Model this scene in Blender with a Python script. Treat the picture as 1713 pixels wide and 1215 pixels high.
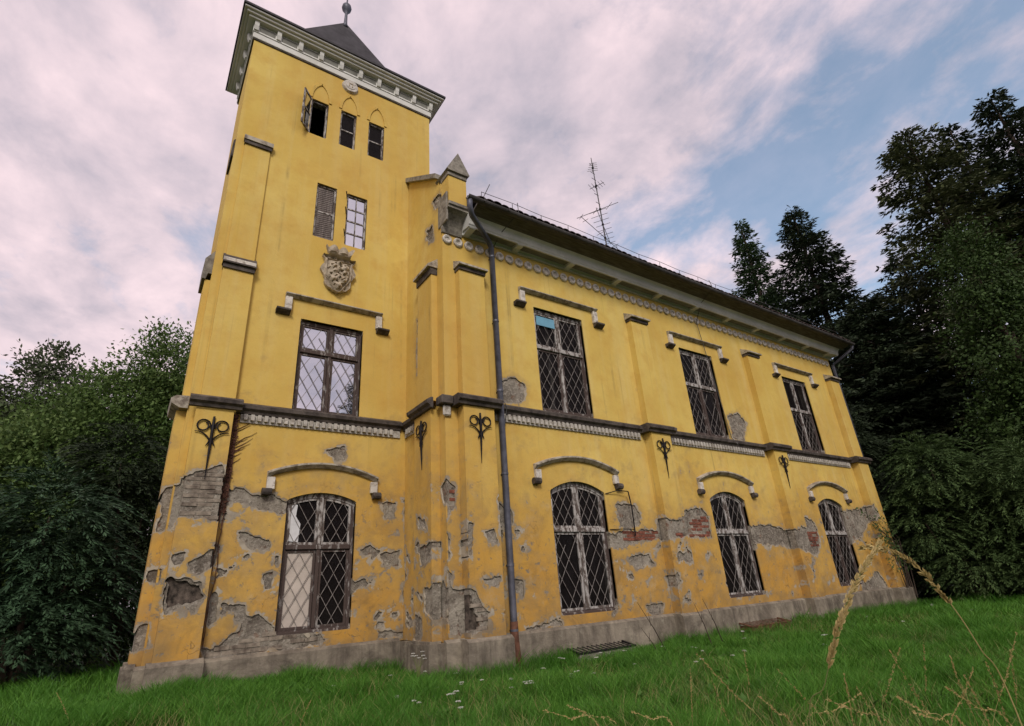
import bpy, bmesh, math, random
import numpy as np
from mathutils import Vector, Matrix

# ------------------------------------------------------------------ camera, sky, sun, exposure
for o in list(bpy.data.objects):
    bpy.data.objects.remove(o)
sc = bpy.context.scene
COL = sc.collection
random.seed(4)

cam_d = bpy.data.cameras.new('camera')
cam_d.sensor_fit = 'HORIZONTAL'
cam_d.sensor_width = 36.0
cam_d.lens = 36.0 * 898.13 / 1713.0
cam_d.clip_start = 0.05
cam_d.clip_end = 3000
cam = bpy.data.objects.new('camera', cam_d)
COL.objects.link(cam)
RIGHT = Vector((0.82795452, -0.55696273, -0.06545101))
DOWN = Vector((0.16970978, 0.3600846, -0.91735363))
FWD = Vector((0.53449968, 0.7484194, 0.39265569))
cam.matrix_world = Matrix(((RIGHT.x, -DOWN.x, -FWD.x, 0.0),
                           (RIGHT.y, -DOWN.y, -FWD.y, 0.0),
                           (RIGHT.z, -DOWN.z, -FWD.z, 1.4),
                           (0, 0, 0, 1)))
sc.camera = cam

SUN_DIR = Vector((-0.42, -0.72, 0.62)).normalized()      # towards the sun
SUN_EL = math.asin(SUN_DIR.z)
sun_d = bpy.data.lights.new('sun', 'SUN')
sun_d.energy = 1.5
sun_d.angle = math.radians(16)
sun_d.color = (1.0, 0.93, 0.84)
sun = bpy.data.objects.new('sun', sun_d)
sun.rotation_euler = (-SUN_DIR).to_track_quat('-Z', 'Y').to_euler()
sun.location = (0, -20, 30)
COL.objects.link(sun)

vs = sc.view_settings
vs.view_transform = 'Standard'
vs.look = 'None'
vs.exposure = 0.40
vs.gamma = 1.0
vs.use_curve_mapping = False
sc.render.engine = 'CYCLES'
sc.cycles.use_denoising = True
sc.cycles.max_bounces = 6
sc.cycles.diffuse_bounces = 3
sc.cycles.transparent_max_bounces = 12
sc.cycles.caustics_reflective = False
sc.cycles.caustics_refractive = False


class NT:
    """small helper round a node tree"""
    def __init__(s, tree):
        s.t = tree
        s.n = tree.nodes
        s.l = tree.links

    def new(s, typ, **kw):
        nd = s.n.new(typ)
        for k, v in kw.items():
            setattr(nd, k, v)
        return nd

    def put(s, sock, val):
        if isinstance(val, bpy.types.NodeSocket):
            s.l.new(val, sock)
        else:
            sock.default_value = val

    def math(s, op, a, b=0.0, clamp=False):
        m = s.new('ShaderNodeMath', operation=op)
        m.use_clamp = clamp
        s.put(m.inputs[0], a)
        s.put(m.inputs[1], b)
        return m.outputs[0]

    def noise(s, vec, scale, detail=5.0, rough=0.55, dist=0.0):
        nd = s.new('ShaderNodeTexNoise')
        s.put(nd.inputs['Vector'], vec)
        nd.inputs['Scale'].default_value = scale
        nd.inputs['Detail'].default_value = detail
        nd.inputs['Roughness'].default_value = rough
        nd.inputs['Distortion'].default_value = dist
        return nd.outputs['Fac']

    def ramp(s, fac, p0, p1, c0=(0, 0, 0, 1), c1=(1, 1, 1, 1)):
        r = s.new('ShaderNodeValToRGB')
        r.color_ramp.elements[0].position = p0
        r.color_ramp.elements[1].position = p1
        r.color_ramp.elements[0].color = c0
        r.color_ramp.elements[1].color = c1
        s.put(r.inputs[0], fac)
        return r.outputs[0]

    def mix(s, fac, a, b, mode='MIX'):
        m = s.new('ShaderNodeMix', data_type='RGBA', blend_type=mode)
        s.put(m.inputs[0], fac)
        s.put(m.inputs[6], a if isinstance(a, bpy.types.NodeSocket) else (*a[:3], 1))
        s.put(m.inputs[7], b if isinstance(b, bpy.types.NodeSocket) else (*b[:3], 1))
        return m.outputs[2]

    def mapping(s, vec, scale=(1, 1, 1), rot=(0, 0, 0), loc=(0, 0, 0)):
        m = s.new('ShaderNodeMapping')
        s.put(m.inputs[0], vec)
        m.inputs['Location'].default_value = loc
        m.inputs['Rotation'].default_value = rot
        m.inputs['Scale'].default_value = scale
        return m.outputs[0]


world = bpy.data.worlds.new('World')
sc.world = world
world.use_nodes = True
w = NT(world.node_tree)
w.n.clear()
out = w.new('ShaderNodeOutputWorld')
sky = w.new('ShaderNodeTexSky', sky_type='NISHITA')
sky.sun_disc = False
sky.sun_elevation = SUN_EL
sky.sun_rotation = math.atan2(SUN_DIR.x, SUN_DIR.y)
sky.air_density = 1.0
sky.dust_density = 2.5
sky.ozone_density = 1.0
bg_sky = w.new('ShaderNodeBackground')
w.l.new(w.mix(1.0, sky.outputs[0], (0.88, 1.12, 1.08), 'MULTIPLY'), bg_sky.inputs[0])
bg_sky.inputs[1].default_value = 0.15
tc = w.new('ShaderNodeTexCoord')
gen = tc.outputs['Generated']
sep = w.new('ShaderNodeSeparateXYZ')
w.l.new(gen, sep.inputs[0])
zz = w.math('ADD', w.math('MAXIMUM', sep.outputs[2], 0.0), 0.22)
comb = w.new('ShaderNodeCombineXYZ')
w.l.new(w.math('DIVIDE', sep.outputs[0], zz), comb.inputs[0])
w.l.new(w.math('DIVIDE', sep.outputs[1], zz), comb.inputs[1])
cp = comb.outputs[0]
streak = w.mapping(w.mapping(cp, rot=(0, 0, math.radians(5))), scale=(1.15, 0.85, 1), loc=(33.2, 2.7, 0))
n_big = w.noise(cp, 0.9, 4, 0.5, 0.3)
n_str = w.noise(streak, 2.0, 9, 0.60, 0.35)
n_fine = w.noise(streak, 6.5, 8, 0.60, 0.25)
dens = w.math('ADD', w.math('MULTIPLY', n_str, 0.62), w.math('MULTIPLY', n_big, 0.38))
dens = w.math('ADD', dens, w.math('MULTIPLY', w.math('SUBTRACT', n_fine, 0.5), 0.26))
# the cover thins out towards the clearer half of the sky, on the +X side
clear = w.math('MULTIPLY', w.math('ADD', sep.outputs[0], -0.60), 0.36)
clear = w.math('MAXIMUM', clear, -0.06)
dens = w.math('SUBTRACT', dens, clear)
mask = w.ramp(dens, 0.36, 0.50, (0.24, 0.24, 0.24, 1), (1, 1, 1, 1))
tone = w.math('ADD', w.math('MULTIPLY', n_fine, 0.34), w.math('MULTIPLY', w.noise(cp, 2.4, 8, 0.58, 0.3), 0.66))
ccol = w.ramp(tone, 0.36, 0.64, (0.39, 0.365, 0.43, 1), (0.88, 0.695, 0.725, 1))
bg_cl = w.new('ShaderNodeBackground')
w.l.new(ccol, bg_cl.inputs[0])
bg_cl.inputs[1].default_value = 0.93
mx = w.new('ShaderNodeMixShader')
w.l.new(mask, mx.inputs[0])
w.l.new(bg_sky.outputs[0], mx.inputs[1])
w.l.new(bg_cl.outputs[0], mx.inputs[2])
w.l.new(mx.outputs[0], out.inputs[0])


# ------------------------------------------------------------------ materials
def material(name):
    m = bpy.data.materials.new(name)
    m.use_nodes = True
    t = NT(m.node_tree)
    b = t.n['Principled BSDF']
    return m, t, b


def pos(t):
    return t.new('ShaderNodeNewGeometry').outputs['Position']


def bump(t, b, height, strength=0.3, dist=0.02):
    n = t.new('ShaderNodeBump')
    n.inputs['Strength'].default_value = strength
    n.inputs['Distance'].default_value = dist
    t.put(n.inputs['Height'], height)
    t.l.new(n.outputs[0], b.inputs['Normal'])


def simple(name, col, rough=0.7, metal=0.0, var=0.25, scale=6.0, bstr=0.15, stretch=(1, 1, 1), col2=None, spec=0.3):
    m, t, b = material(name)
    p = t.mapping(pos(t), scale=stretch)
    n = t.noise(p, scale, 6, 0.6)
    dark = col2 if col2 else tuple(c * (1 - var * 1.6) for c in col)
    lite = tuple(min(1, c * (1 + var)) for c in col)
    t.l.new(t.mix(t.ramp(n, 0.32, 0.68), dark, lite), b.inputs['Base Color'])
    b.inputs['Roughness'].default_value = rough
    b.inputs['Metallic'].default_value = metal
    b.inputs['Specular IOR Level'].default_value = spec
    if bstr:
        bump(t, b, t.noise(p, scale * 5, 5, 0.6), bstr, 0.01)
    return m


def paint_material():
    m, t, b = material('ochre_paint')
    p = pos(t)
    sx = t.new('ShaderNodeSeparateXYZ')
    t.l.new(p, sx.inputs[0])
    z = sx.outputs[2]
    big = t.noise(p, 0.45, 5, 0.55)
    mid = t.noise(p, 2.2, 7, 0.62)
    strk = t.noise(t.mapping(p, scale=(3.2, 3.2, 0.16)), 1.0, 6, 0.6)
    fine = t.noise(p, 26.0, 5, 0.65)
    base = t.mix(t.ramp(big, 0.34, 0.66), YEL_A, YEL_B)
    base = t.mix(t.math('MULTIPLY', t.ramp(strk, 0.46, 0.72), 0.50), base, YEL_C)
    base = t.mix(t.math('MULTIPLY', t.ramp(mid, 0.46, 0.72), 0.6), base, YEL_D)
    # weathering of the ground floor: rising damp has turned the coat orange and dirty
    low = t.math('MULTIPLY', t.ramp(t.math('ADD', z, t.math('MULTIPLY', t.math('SUBTRACT', big, 0.5), 5.0)), 0.0, 1.0), 1.0)
    lowr = t.new('ShaderNodeMapRange')
    t.put(lowr.inputs[0], t.math('ADD', z, t.math('MULTIPLY', t.math('SUBTRACT', big, 0.5), 4.0)))
    lowr.inputs[1].default_value = 4.6
    lowr.inputs[2].default_value = 1.2
    damp = lowr.outputs[0]
    base = t.mix(t.math('MULTIPLY', damp, 0.78), base, YEL_E)
    # the coat has darkened to ochre in broad areas
    och = t.ramp(t.noise(p, 0.16, 3, 0.5), 0.44, 0.62)
    base = t.mix(t.math('MULTIPLY', och, 0.5), base, (0.53, 0.31, 0.07))
    dirt = t.ramp(t.noise(p, 1.5, 9, 0.72, 0.6), 0.47, 0.66)
    base = t.mix(t.math('MULTIPLY', t.math('MULTIPLY', dirt, t.math('ADD', damp, 0.12)), 0.62), base, (0.22, 0.145, 0.065))
    pale = t.math('MULTIPLY', t.ramp(t.noise(p, 2.1, 8, 0.7, 0.3), 0.56, 0.70), t.math('ADD', damp, 0.06))
    base = t.mix(t.math('MULTIPLY', pale, 0.55), base, (0.47, 0.40, 0.27))
    # rain runs: narrow dark vertical streaks broken up along their length
    runs = t.ramp(t.noise(t.mapping(p, scale=(9.0, 9.0, 0.10)), 1.0, 3, 0.5), 0.60, 0.74)
    runs = t.math('MULTIPLY', runs, t.ramp(t.noise(p, 0.9, 4, 0.6), 0.46, 0.62))
    base = t.mix(t.math('MULTIPLY', runs, 0.52), base, (0.27, 0.19, 0.08))
    # round every broken edge the coat is dirty, lifted and chipped
    at = t.new('ShaderNodeAttribute', attribute_name='edge')
    en = t.math('ADD', at.outputs['Fac'], t.math('MULTIPLY', t.math('SUBTRACT', t.noise(p, 6.0, 8, 0.72, 0.5), 0.5), 1.5))
    base = t.mix(t.math('MULTIPLY', t.ramp(en, 0.25, 0.85), 0.50), base, (0.36, 0.25, 0.115))
    chip = t.ramp(en, 0.84, 0.90)
    base = t.mix(chip, base, t.mix(t.ramp(mid, 0.4, 0.6), (0.25, 0.215, 0.165), (0.42, 0.375, 0.295)))
    # splash zone above the plinth
    spl = t.new('ShaderNodeMapRange')
    t.put(spl.inputs[0], t.math('ADD', z, t.math('MULTIPLY', t.math('SUBTRACT', mid, 0.5), 1.6)))
    spl.inputs[1].default_value = 1.05
    spl.inputs[2].default_value = 0.55
    base = t.mix(t.math('MULTIPLY', spl.outputs[0], 0.55), base, (0.20, 0.135, 0.065))
    # flaked specks
    spk = t.ramp(t.noise(p, 7.5, 6, 0.7, 0.4), 0.60, 0.64)
    spk = t.math('MULTIPLY', spk, t.math('ADD', t.math('MULTIPLY', damp, 0.9), 0.05), clamp=True)
    base = t.mix(spk, base, (0.22, 0.19, 0.14))
    # hairline cracks
    vor = t.new('ShaderNodeTexVoronoi', feature='DISTANCE_TO_EDGE')
    wob = t.new('ShaderNodeVectorMath', operation='ADD')
    t.l.new(p, wob.inputs[0])
    wn = t.new('ShaderNodeTexNoise')
    t.l.new(p, wn.inputs['Vector'])
    wn.inputs['Scale'].default_value = 2.5
    wn.inputs['Detail'].default_value = 5
    t.l.new(wn.outputs['Color'], wob.inputs[1])
    t.l.new(wob.outputs[0], vor.inputs['Vector'])
    vor.inputs['Scale'].default_value = 0.9
    crack = t.math('SUBTRACT', 1.0, t.ramp(vor.outputs['Distance'], 0.0, 0.012))
    crack = t.math('MULTIPLY', crack, t.math('MULTIPLY', t.ramp(mid, 0.5, 0.62), damp))
    base = t.mix(t.math('MULTIPLY', crack, 0.7), base, (0.12, 0.08, 0.04))
    t.l.new(base, b.inputs['Base Color'])
    b.inputs['Roughness'].default_value = 0.85
    b.inputs['Specular IOR Level'].default_value = 0.15
    h = t.math('ADD', t.math('MULTIPLY', fine, 0.35), t.math('MULTIPLY', t.noise(p, 3.0, 6, 0.6), 1.0))
    h = t.math('SUBTRACT', h, t.math('MULTIPLY', t.math('MAXIMUM', spk, chip), 0.6))
    bump(t, b, h, 0.35, 0.03)
    return m


def render_coat():
    m, t, b = material('bare_cement_render')
    p = pos(t)
    n1 = t.noise(p, 2.6, 8, 0.68, 0.3)
    n2 = t.noise(p, 17, 8, 0.75)
    c = t.mix(t.ramp(n1, 0.36, 0.64), (0.18, 0.155, 0.125), (0.43, 0.39, 0.32))
    c = t.mix(t.math('MULTIPLY', t.ramp(t.noise(p, 1.1, 5, 0.6), 0.5, 0.62), 0.45), c, (0.10, 0.082, 0.066))
    c = t.mix(t.math('MULTIPLY', t.ramp(n2, 0.5, 0.62), 0.75), c, (0.48, 0.44, 0.37))
    c = t.mix(t.math('MULTIPLY', t.ramp(t.noise(p, 9.0, 6, 0.7), 0.56, 0.63), 0.7), c, (0.085, 0.07, 0.055))
    c = t.mix(t.math('MULTIPLY', t.ramp(t.noise(p, 4.5, 5, 0.6), 0.60, 0.68), 0.5), c, (0.26, 0.13, 0.075))
    t.l.new(c, b.inputs['Base Color'])
    b.inputs['Roughness'].default_value = 0.95
    b.inputs['Specular IOR Level'].default_value = 0.1
    bump(t, b, t.math('ADD', n1, t.math('MULTIPLY', n2, 0.6)), 1.0, 0.08)
    return m


def plinth_mat():
    m, t, b = material('plinth_concrete')
    p = pos(t)
    n1 = t.noise(p, 1.6, 9, 0.7, 0.4)
    strk = t.noise(t.mapping(p, scale=(5, 5, 0.5)), 1.2, 7, 0.65)
    c = t.mix(t.ramp(n1, 0.36, 0.66), (0.115, 0.098, 0.078), (0.33, 0.29, 0.225))
    c = t.mix(t.math('MULTIPLY', t.ramp(strk, 0.5, 0.7), 0.65), c, (0.085, 0.072, 0.06))
    c = t.mix(t.math('MULTIPLY', t.ramp(t.noise(p, 3.7, 6, 0.7), 0.56, 0.7), 0.5), c, (0.40, 0.37, 0.29))
    sx = t.new('ShaderNodeSeparateXYZ')
    t.l.new(p, sx.inputs[0])
    mr = t.new('ShaderNodeMapRange')
    t.put(mr.inputs[0], t.math('ADD', sx.outputs[2], t.math('MULTIPLY', t.math('SUBTRACT', n1, 0.5), 0.9)))
    mr.inputs[1].default_value = 0.35
    mr.inputs[2].default_value = 0.0
    c = t.mix(t.math('MULTIPLY', mr.outputs[0], 0.45), c, (0.10, 0.115, 0.055))
    t.l.new(c, b.inputs['Base Color'])
    b.inputs['Roughness'].default_value = 0.95
    b.inputs['Specular IOR Level'].default_value = 0.1
    bump(t, b, t.math('ADD', n1, t.math('MULTIPLY', t.noise(p, 18, 6, 0.7), 0.4)), 0.8, 0.04)
    return m


def peeling(name, top, under, scale=9.0, lo=0.47, hi=0.53, stretch=(1, 1, 1), rough=0.75):
    m, t, b = material(name)
    p = t.mapping(pos(t), scale=stretch)
    n = t.noise(p, scale, 8, 0.68, 0.3)
    k = t.ramp(n, lo, hi)
    v = t.ramp(t.noise(p, scale * 0.35, 4, 0.5), 0.3, 0.7)
    c = t.mix(k, under, t.mix(v, tuple(x * 0.72 for x in top), top))
    t.l.new(c, b.inputs['Base Color'])
    b.inputs['Roughness'].default_value = rough
    b.inputs['Specular IOR Level'].default_value = 0.2
    bump(t, b, t.math('ADD', t.math('MULTIPLY', k, 0.7), t.noise(p, scale * 4, 4, 0.6)), 0.4, 0.01)
    return m


def glass(name, tint, rough, see, spec=0.5):
    """grimy pane: part see-through, part dusty, with a glossy face"""
    m, t, b = material(name)
    p = pos(t)
    n = t.noise(p, 3.5, 7, 0.65)
    wav = t.noise(p, 2.0, 2, 0.5)
    b.inputs['Base Color'].default_value = (*tint, 1)
    b.inputs['Roughness'].default_value = rough
    b.inputs['Specular IOR Level'].default_value = spec
    b.inputs['IOR'].default_value = 1.5
    b.inputs['Alpha'].default_value = 1.0
    bump(t, b, wav, 0.06, 0.02)
    tr = t.new('ShaderNodeBsdfTransparent')
    tr.inputs[0].default_value = (0.8, 0.83, 0.82, 1)
    gl = t.new('ShaderNodeBsdfGlossy')
    gl.inputs['Roughness'].default_value = rough
    fr = t.new('ShaderNodeFresnel')
    fr.inputs[0].default_value = 1.5
    m1 = t.new('ShaderNodeMixShader')
    t.put(m1.inputs[0], t.math('MULTIPLY', t.ramp(n, 0.35, 0.7, (see, see, see, 1), (see * 0.6, see * 0.6, see * 0.6, 1)), 1.0))
    t.l.new(b.outputs[0], m1.inputs[1])
    t.l.new(tr.outputs[0], m1.inputs[2])
    t.l.new(m1.outputs[0], t.n['Material Output'].inputs[0])
    return m


def mirror_glass():
    m, t, b = material('clear_window_glass')
    p = pos(t)
    gl = t.new('ShaderNodeBsdfGlossy')
    gl.inputs['Roughness'].default_value = 0.02
    gl.inputs['Color'].default_value = (0.88, 0.93, 1.0, 1)
    nb = t.new('ShaderNodeBump')
    nb.inputs['Strength'].default_value = 0.10
    nb.inputs['Distance'].default_value = 0.02
    t.put(nb.inputs['Height'], t.noise(p, 1.7, 2, 0.5))
    t.l.new(nb.outputs[0], gl.inputs['Normal'])
    b.inputs['Base Color'].default_value = (0.03, 0.035, 0.04, 1)
    b.inputs['Roughness'].default_value = 0.3
    mxs = t.new('ShaderNodeMixShader')
    mxs.inputs[0].default_value = 0.72
    t.l.new(b.outputs[0], mxs.inputs[1])
    t.l.new(gl.outputs[0], mxs.inputs[2])
    t.l.new(mxs.outputs[0], t.n['Material Output'].inputs[0])
    return m


def leafy(name, cols, trans=0.25, rough=0.6, pos_scale=0.35, spec=0.2):
    """leaves: the colour varies from leaf to leaf and slowly through the crown"""
    m, t, b = material(name)
    g = t.new('ShaderNodeNewGeometry')
    rnd = g.outputs['Random Per Island']
    n = t.noise(g.outputs['Position'], pos_scale, 3, 0.6)
    c = t.mix(rnd, cols[0], cols[1])
    c = t.mix(t.math('MULTIPLY', t.ramp(n, 0.42, 0.66), 0.8), c, cols[2])
    t.l.new(c, b.inputs['Base Color'])
    b.inputs['Roughness'].default_value = rough
    b.inputs['Specular IOR Level'].default_value = spec
    if trans:
        tl = t.new('ShaderNodeBsdfTranslucent')
        t.l.new(c, tl.inputs[0])
        ms = t.new('ShaderNodeMixShader')
        ms.inputs[0].default_value = trans
        t.l.new(b.outputs[0], ms.inputs[1])
        t.l.new(tl.outputs[0], ms.inputs[2])
        t.l.new(ms.outputs[0], t.n['Material Output'].inputs[0])
    return m


YEL_A = (0.62, 0.43, 0.10)
YEL_B = (0.71, 0.535, 0.15)
YEL_C = (0.69, 0.56, 0.235)
YEL_D = (0.58, 0.36, 0.085)
YEL_E = (0.49, 0.245, 0.045)
M = {}
M['paint'] = paint_material()
M['render'] = render_coat()
M['plinth'] = plinth_mat()
M['brick'] = simple('red_brick', (0.205, 0.075, 0.048), 0.9, var=0.4, scale=9, bstr=0.5)
M['brick_grey'] = simple('mortar_smeared_brick', (0.25, 0.215, 0.17), 0.95, var=0.35, scale=7, bstr=0.8, col2=(0.09, 0.07, 0.055))
M['trim'] = peeling('weathered_trim', (0.52, 0.475, 0.385), (0.17, 0.14, 0.11), 6, 0.38, 0.56)
M['trim_dark'] = peeling('dark_trim_and_shade', (0.135, 0.115, 0.10), (0.05, 0.042, 0.038), 5, 0.40, 0.60)  # dark moulding colour, also used to paint the shade beneath the pilaster caps
M['white_trim'] = peeling('whitewashed_trim', (0.72, 0.68, 0.61), (0.34, 0.30, 0.25), 9, 0.36, 0.52)
M['cornice'] = peeling('pale_grey_cornice', (0.80, 0.80, 0.76), (0.60, 0.60, 0.55), 2.2, 0.30, 0.60)
M['stone'] = peeling('old_stone', (0.36, 0.335, 0.28), (0.13, 0.115, 0.095), 7, 0.36, 0.62)
M['wood_white'] = peeling('peeling_white_wood', (0.50, 0.48, 0.455), (0.11, 0.088, 0.076), 12, 0.465, 0.535, (1, 1, 0.35))
M['wood_dark'] = peeling('bare_grey_wood', (0.36, 0.34, 0.32), (0.075, 0.055, 0.048), 10, 0.54, 0.62, (1, 1, 0.3))
M['lattice'] = peeling('lattice_paint', (0.31, 0.285, 0.265), (0.12, 0.10, 0.09), 16, 0.36, 0.56)
M['board'] = simple('pale_board', (0.52, 0.46, 0.40), 0.8, var=0.12, scale=3)
M['soot_shade'] = simple('soot_and_hole_shade', (0.10, 0.08, 0.064), 0.95, var=0.5, scale=11, bstr=1.0)  # sooty backing of the holes, their unlit depth also put into the colour
M['dentil'] = peeling('dusty_dentils', (0.56, 0.53, 0.47), (0.26, 0.23, 0.19), 9, 0.36, 0.52)
M['blue_board'] = simple('blue_board', (0.16, 0.37, 0.50), 0.6, var=0.1, scale=3)
M['paper'] = simple('torn_paper', (0.66, 0.67, 0.68), 0.8, var=0.1)
M['curtain'] = simple('dusty_net_curtain', (0.23, 0.20, 0.185), 0.95, var=0.3, scale=4, stretch=(6, 1, 0.4))
M['glass_dim'] = glass('grimy_glass', (0.018, 0.015, 0.015), 0.3, 0.6, 0.12)
M['glass_sky'] = mirror_glass()
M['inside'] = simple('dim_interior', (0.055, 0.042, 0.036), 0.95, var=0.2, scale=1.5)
M['zinc'] = simple('dark_zinc', (0.12, 0.125, 0.155), 0.5, 0.35, var=0.25, scale=4, bstr=0.1)
M['gutter'] = simple('dull_gutter', (0.075, 0.07, 0.068), 0.6, 0.2, var=0.3, scale=3)
M['iron'] = simple('black_iron', (0.016, 0.014, 0.016), 0.6, 0.4, var=0.3)
M['rust'] = simple('rusty_sheet', (0.14, 0.065, 0.04), 0.85, 0.1, var=0.4, scale=5)
M['tile'] = simple('old_roof_tile', (0.085, 0.062, 0.055), 0.9, var=0.4, scale=3, bstr=0.4)
M['slate'] = simple('dark_slate', (0.052, 0.050, 0.056), 0.7, var=0.3, scale=2.5, bstr=0.3)
M['soffit'] = simple('eaves_boards', (0.13, 0.118, 0.105), 0.9, var=0.3, scale=3, stretch=(1, 8, 8))
M['wire'] = simple('wire', (0.10, 0.10, 0.10), 0.5, 0.4)
M['bark'] = simple('tree_bark', (0.075, 0.055, 0.042), 0.95, var=0.4, scale=5, bstr=0.8, stretch=(1, 1, 0.25))
M['conifer'] = leafy('dark_needles', [(0.0184, 0.0321, 0.0184), (0.0528, 0.0757, 0.0367), (0.0321, 0.0482, 0.0229)], 0.10)
M['panel_shade'] = simple('cornice_panel_shade', (0.20, 0.20, 0.175), 0.9, var=0.2, scale=3)  # shade of the recessed panels put into the grey
M['conifer_green'] = leafy('green_needles', [(0.0312, 0.0624, 0.0312), (0.09, 0.144, 0.0624), (0.054, 0.096, 0.0384)], 0.12)  # lighter green needles of the slim spruce
M['conifer_olive'] = leafy('olive_needles', [(0.0375, 0.0525, 0.025), (0.1125, 0.1313, 0.0562), (0.0688, 0.085, 0.035)], 0.12)
M['yew'] = leafy('blue_green_sprays', [(0.022, 0.048, 0.026), (0.070, 0.135, 0.068), (0.034, 0.070, 0.032)], 0.10)
M['leaf'] = leafy('broad_leaves', [(0.0594, 0.1114, 0.0327), (0.1633, 0.2376, 0.0743), (0.0891, 0.1633, 0.0386)], 0.28)
M['leaf_far'] = leafy('far_leaves', [(0.0562, 0.0775, 0.04), (0.1063, 0.1313, 0.0688), (0.075, 0.1, 0.05)], 0.25)
M['shrub'] = leafy('shrub_leaves', [(0.0414, 0.076, 0.0276), (0.1174, 0.1794, 0.062), (0.062, 0.1104, 0.0359)], 0.2)
M['ivy'] = leafy('climber_leaves', [(0.0234, 0.0494, 0.013), (0.065, 0.1144, 0.0286), (0.039, 0.0728, 0.0182)], 0.15)
M['grass'] = leafy('grass_blades', [(0.036, 0.130, 0.012), (0.150, 0.345, 0.050), (0.060, 0.185, 0.020)], 0.3, 0.5, 0.5)
M['straw'] = leafy('dry_straw', [(0.42, 0.32, 0.12), (0.66, 0.54, 0.27), (0.40, 0.33, 0.12)], 0.25, 0.6, 6)
M['straw_dull'] = leafy('dull_straw', [(0.20, 0.19, 0.07), (0.40, 0.35, 0.16), (0.26, 0.26, 0.09)], 0.25, 0.6, 2)
M['tuft'] = leafy('coarse_grass', [(0.035, 0.095, 0.016), (0.120, 0.225, 0.050), (0.060, 0.125, 0.022)], 0.3, 0.5, 1)
M['weed'] = leafy('weed_leaves', [(0.045, 0.110, 0.022), (0.120, 0.230, 0.050), (0.060, 0.140, 0.028)], 0.25, 0.5, 1)
M['stalk'] = leafy('green_stalk', [(0.12, 0.17, 0.05), (0.20, 0.24, 0.08), (0.16, 0.18, 0.06)], 0.2, 0.6, 6)
M['petal'] = simple('white_petals', (0.72, 0.72, 0.66), 0.7, var=0.1, scale=40, bstr=0)
M['soil'] = simple('lawn_soil', (0.040, 0.060, 0.018), 0.95, var=0.4, scale=3, bstr=0.8)
M['creeper'] = simple('dead_creeper', (0.10, 0.045, 0.03), 0.9, var=0.4, scale=12)
M['arms'] = peeling('carved_stone', (0.55, 0.475, 0.36), (0.20, 0.15, 0.11), 9, 0.30, 0.50)


# ------------------------------------------------------------------ mesh helpers
WL = {}


def adopt(o, parent):
    """children keep world coordinates: the parent's offset is taken out again"""
    WL[o] = o.location.copy()
    if parent is not None:
        o.parent = parent
        o.matrix_parent_inverse = Matrix.Translation(-WL[parent])


def empty(name, loc, label=None, cat=None, group=None):
    o = bpy.data.objects.new(name, None)
    o.location = loc
    o.empty_display_size = 0.3
    COL.objects.link(o)
    WL[o] = Vector(loc)
    tag(o, label, cat, group)
    return o


def tag(o, label=None, cat=None, group=None, kind=None):
    if label:
        o['label'] = label
    if cat:
        o['category'] = cat
    if group:
        o['group'] = group
    if kind:
        o['kind'] = kind
    return o


def link(name, me, mat, parent=None, loc=(0, 0, 0)):
    o = bpy.data.objects.new(name, me)
    if mat is not None and not me.materials:
        me.materials.append(M[mat] if isinstance(mat, str) else mat)
    o.location = loc
    COL.objects.link(o)
    adopt(o, parent)
    return o


def mesh_np(name, V, F, smooth=False):
    V = np.asarray(V, dtype=np.float32)
    F = np.asarray(F, dtype=np.int32)
    me = bpy.data.meshes.new(name)
    me.vertices.add(len(V))
    me.vertices.foreach_set('co', V.ravel())
    k = F.shape[1]
    me.loops.add(F.size)
    me.loops.foreach_set('vertex_index', F.ravel())
    me.polygons.add(len(F))
    me.polygons.foreach_set('loop_start', np.arange(0, F.size, k, dtype=np.int32))
    me.polygons.foreach_set('loop_total', np.full(len(F), k, dtype=np.int32))
    if smooth:
        me.polygons.foreach_set('use_smooth', np.ones(len(F), dtype=bool))
    me.update(calc_edges=True)
    return me


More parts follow.
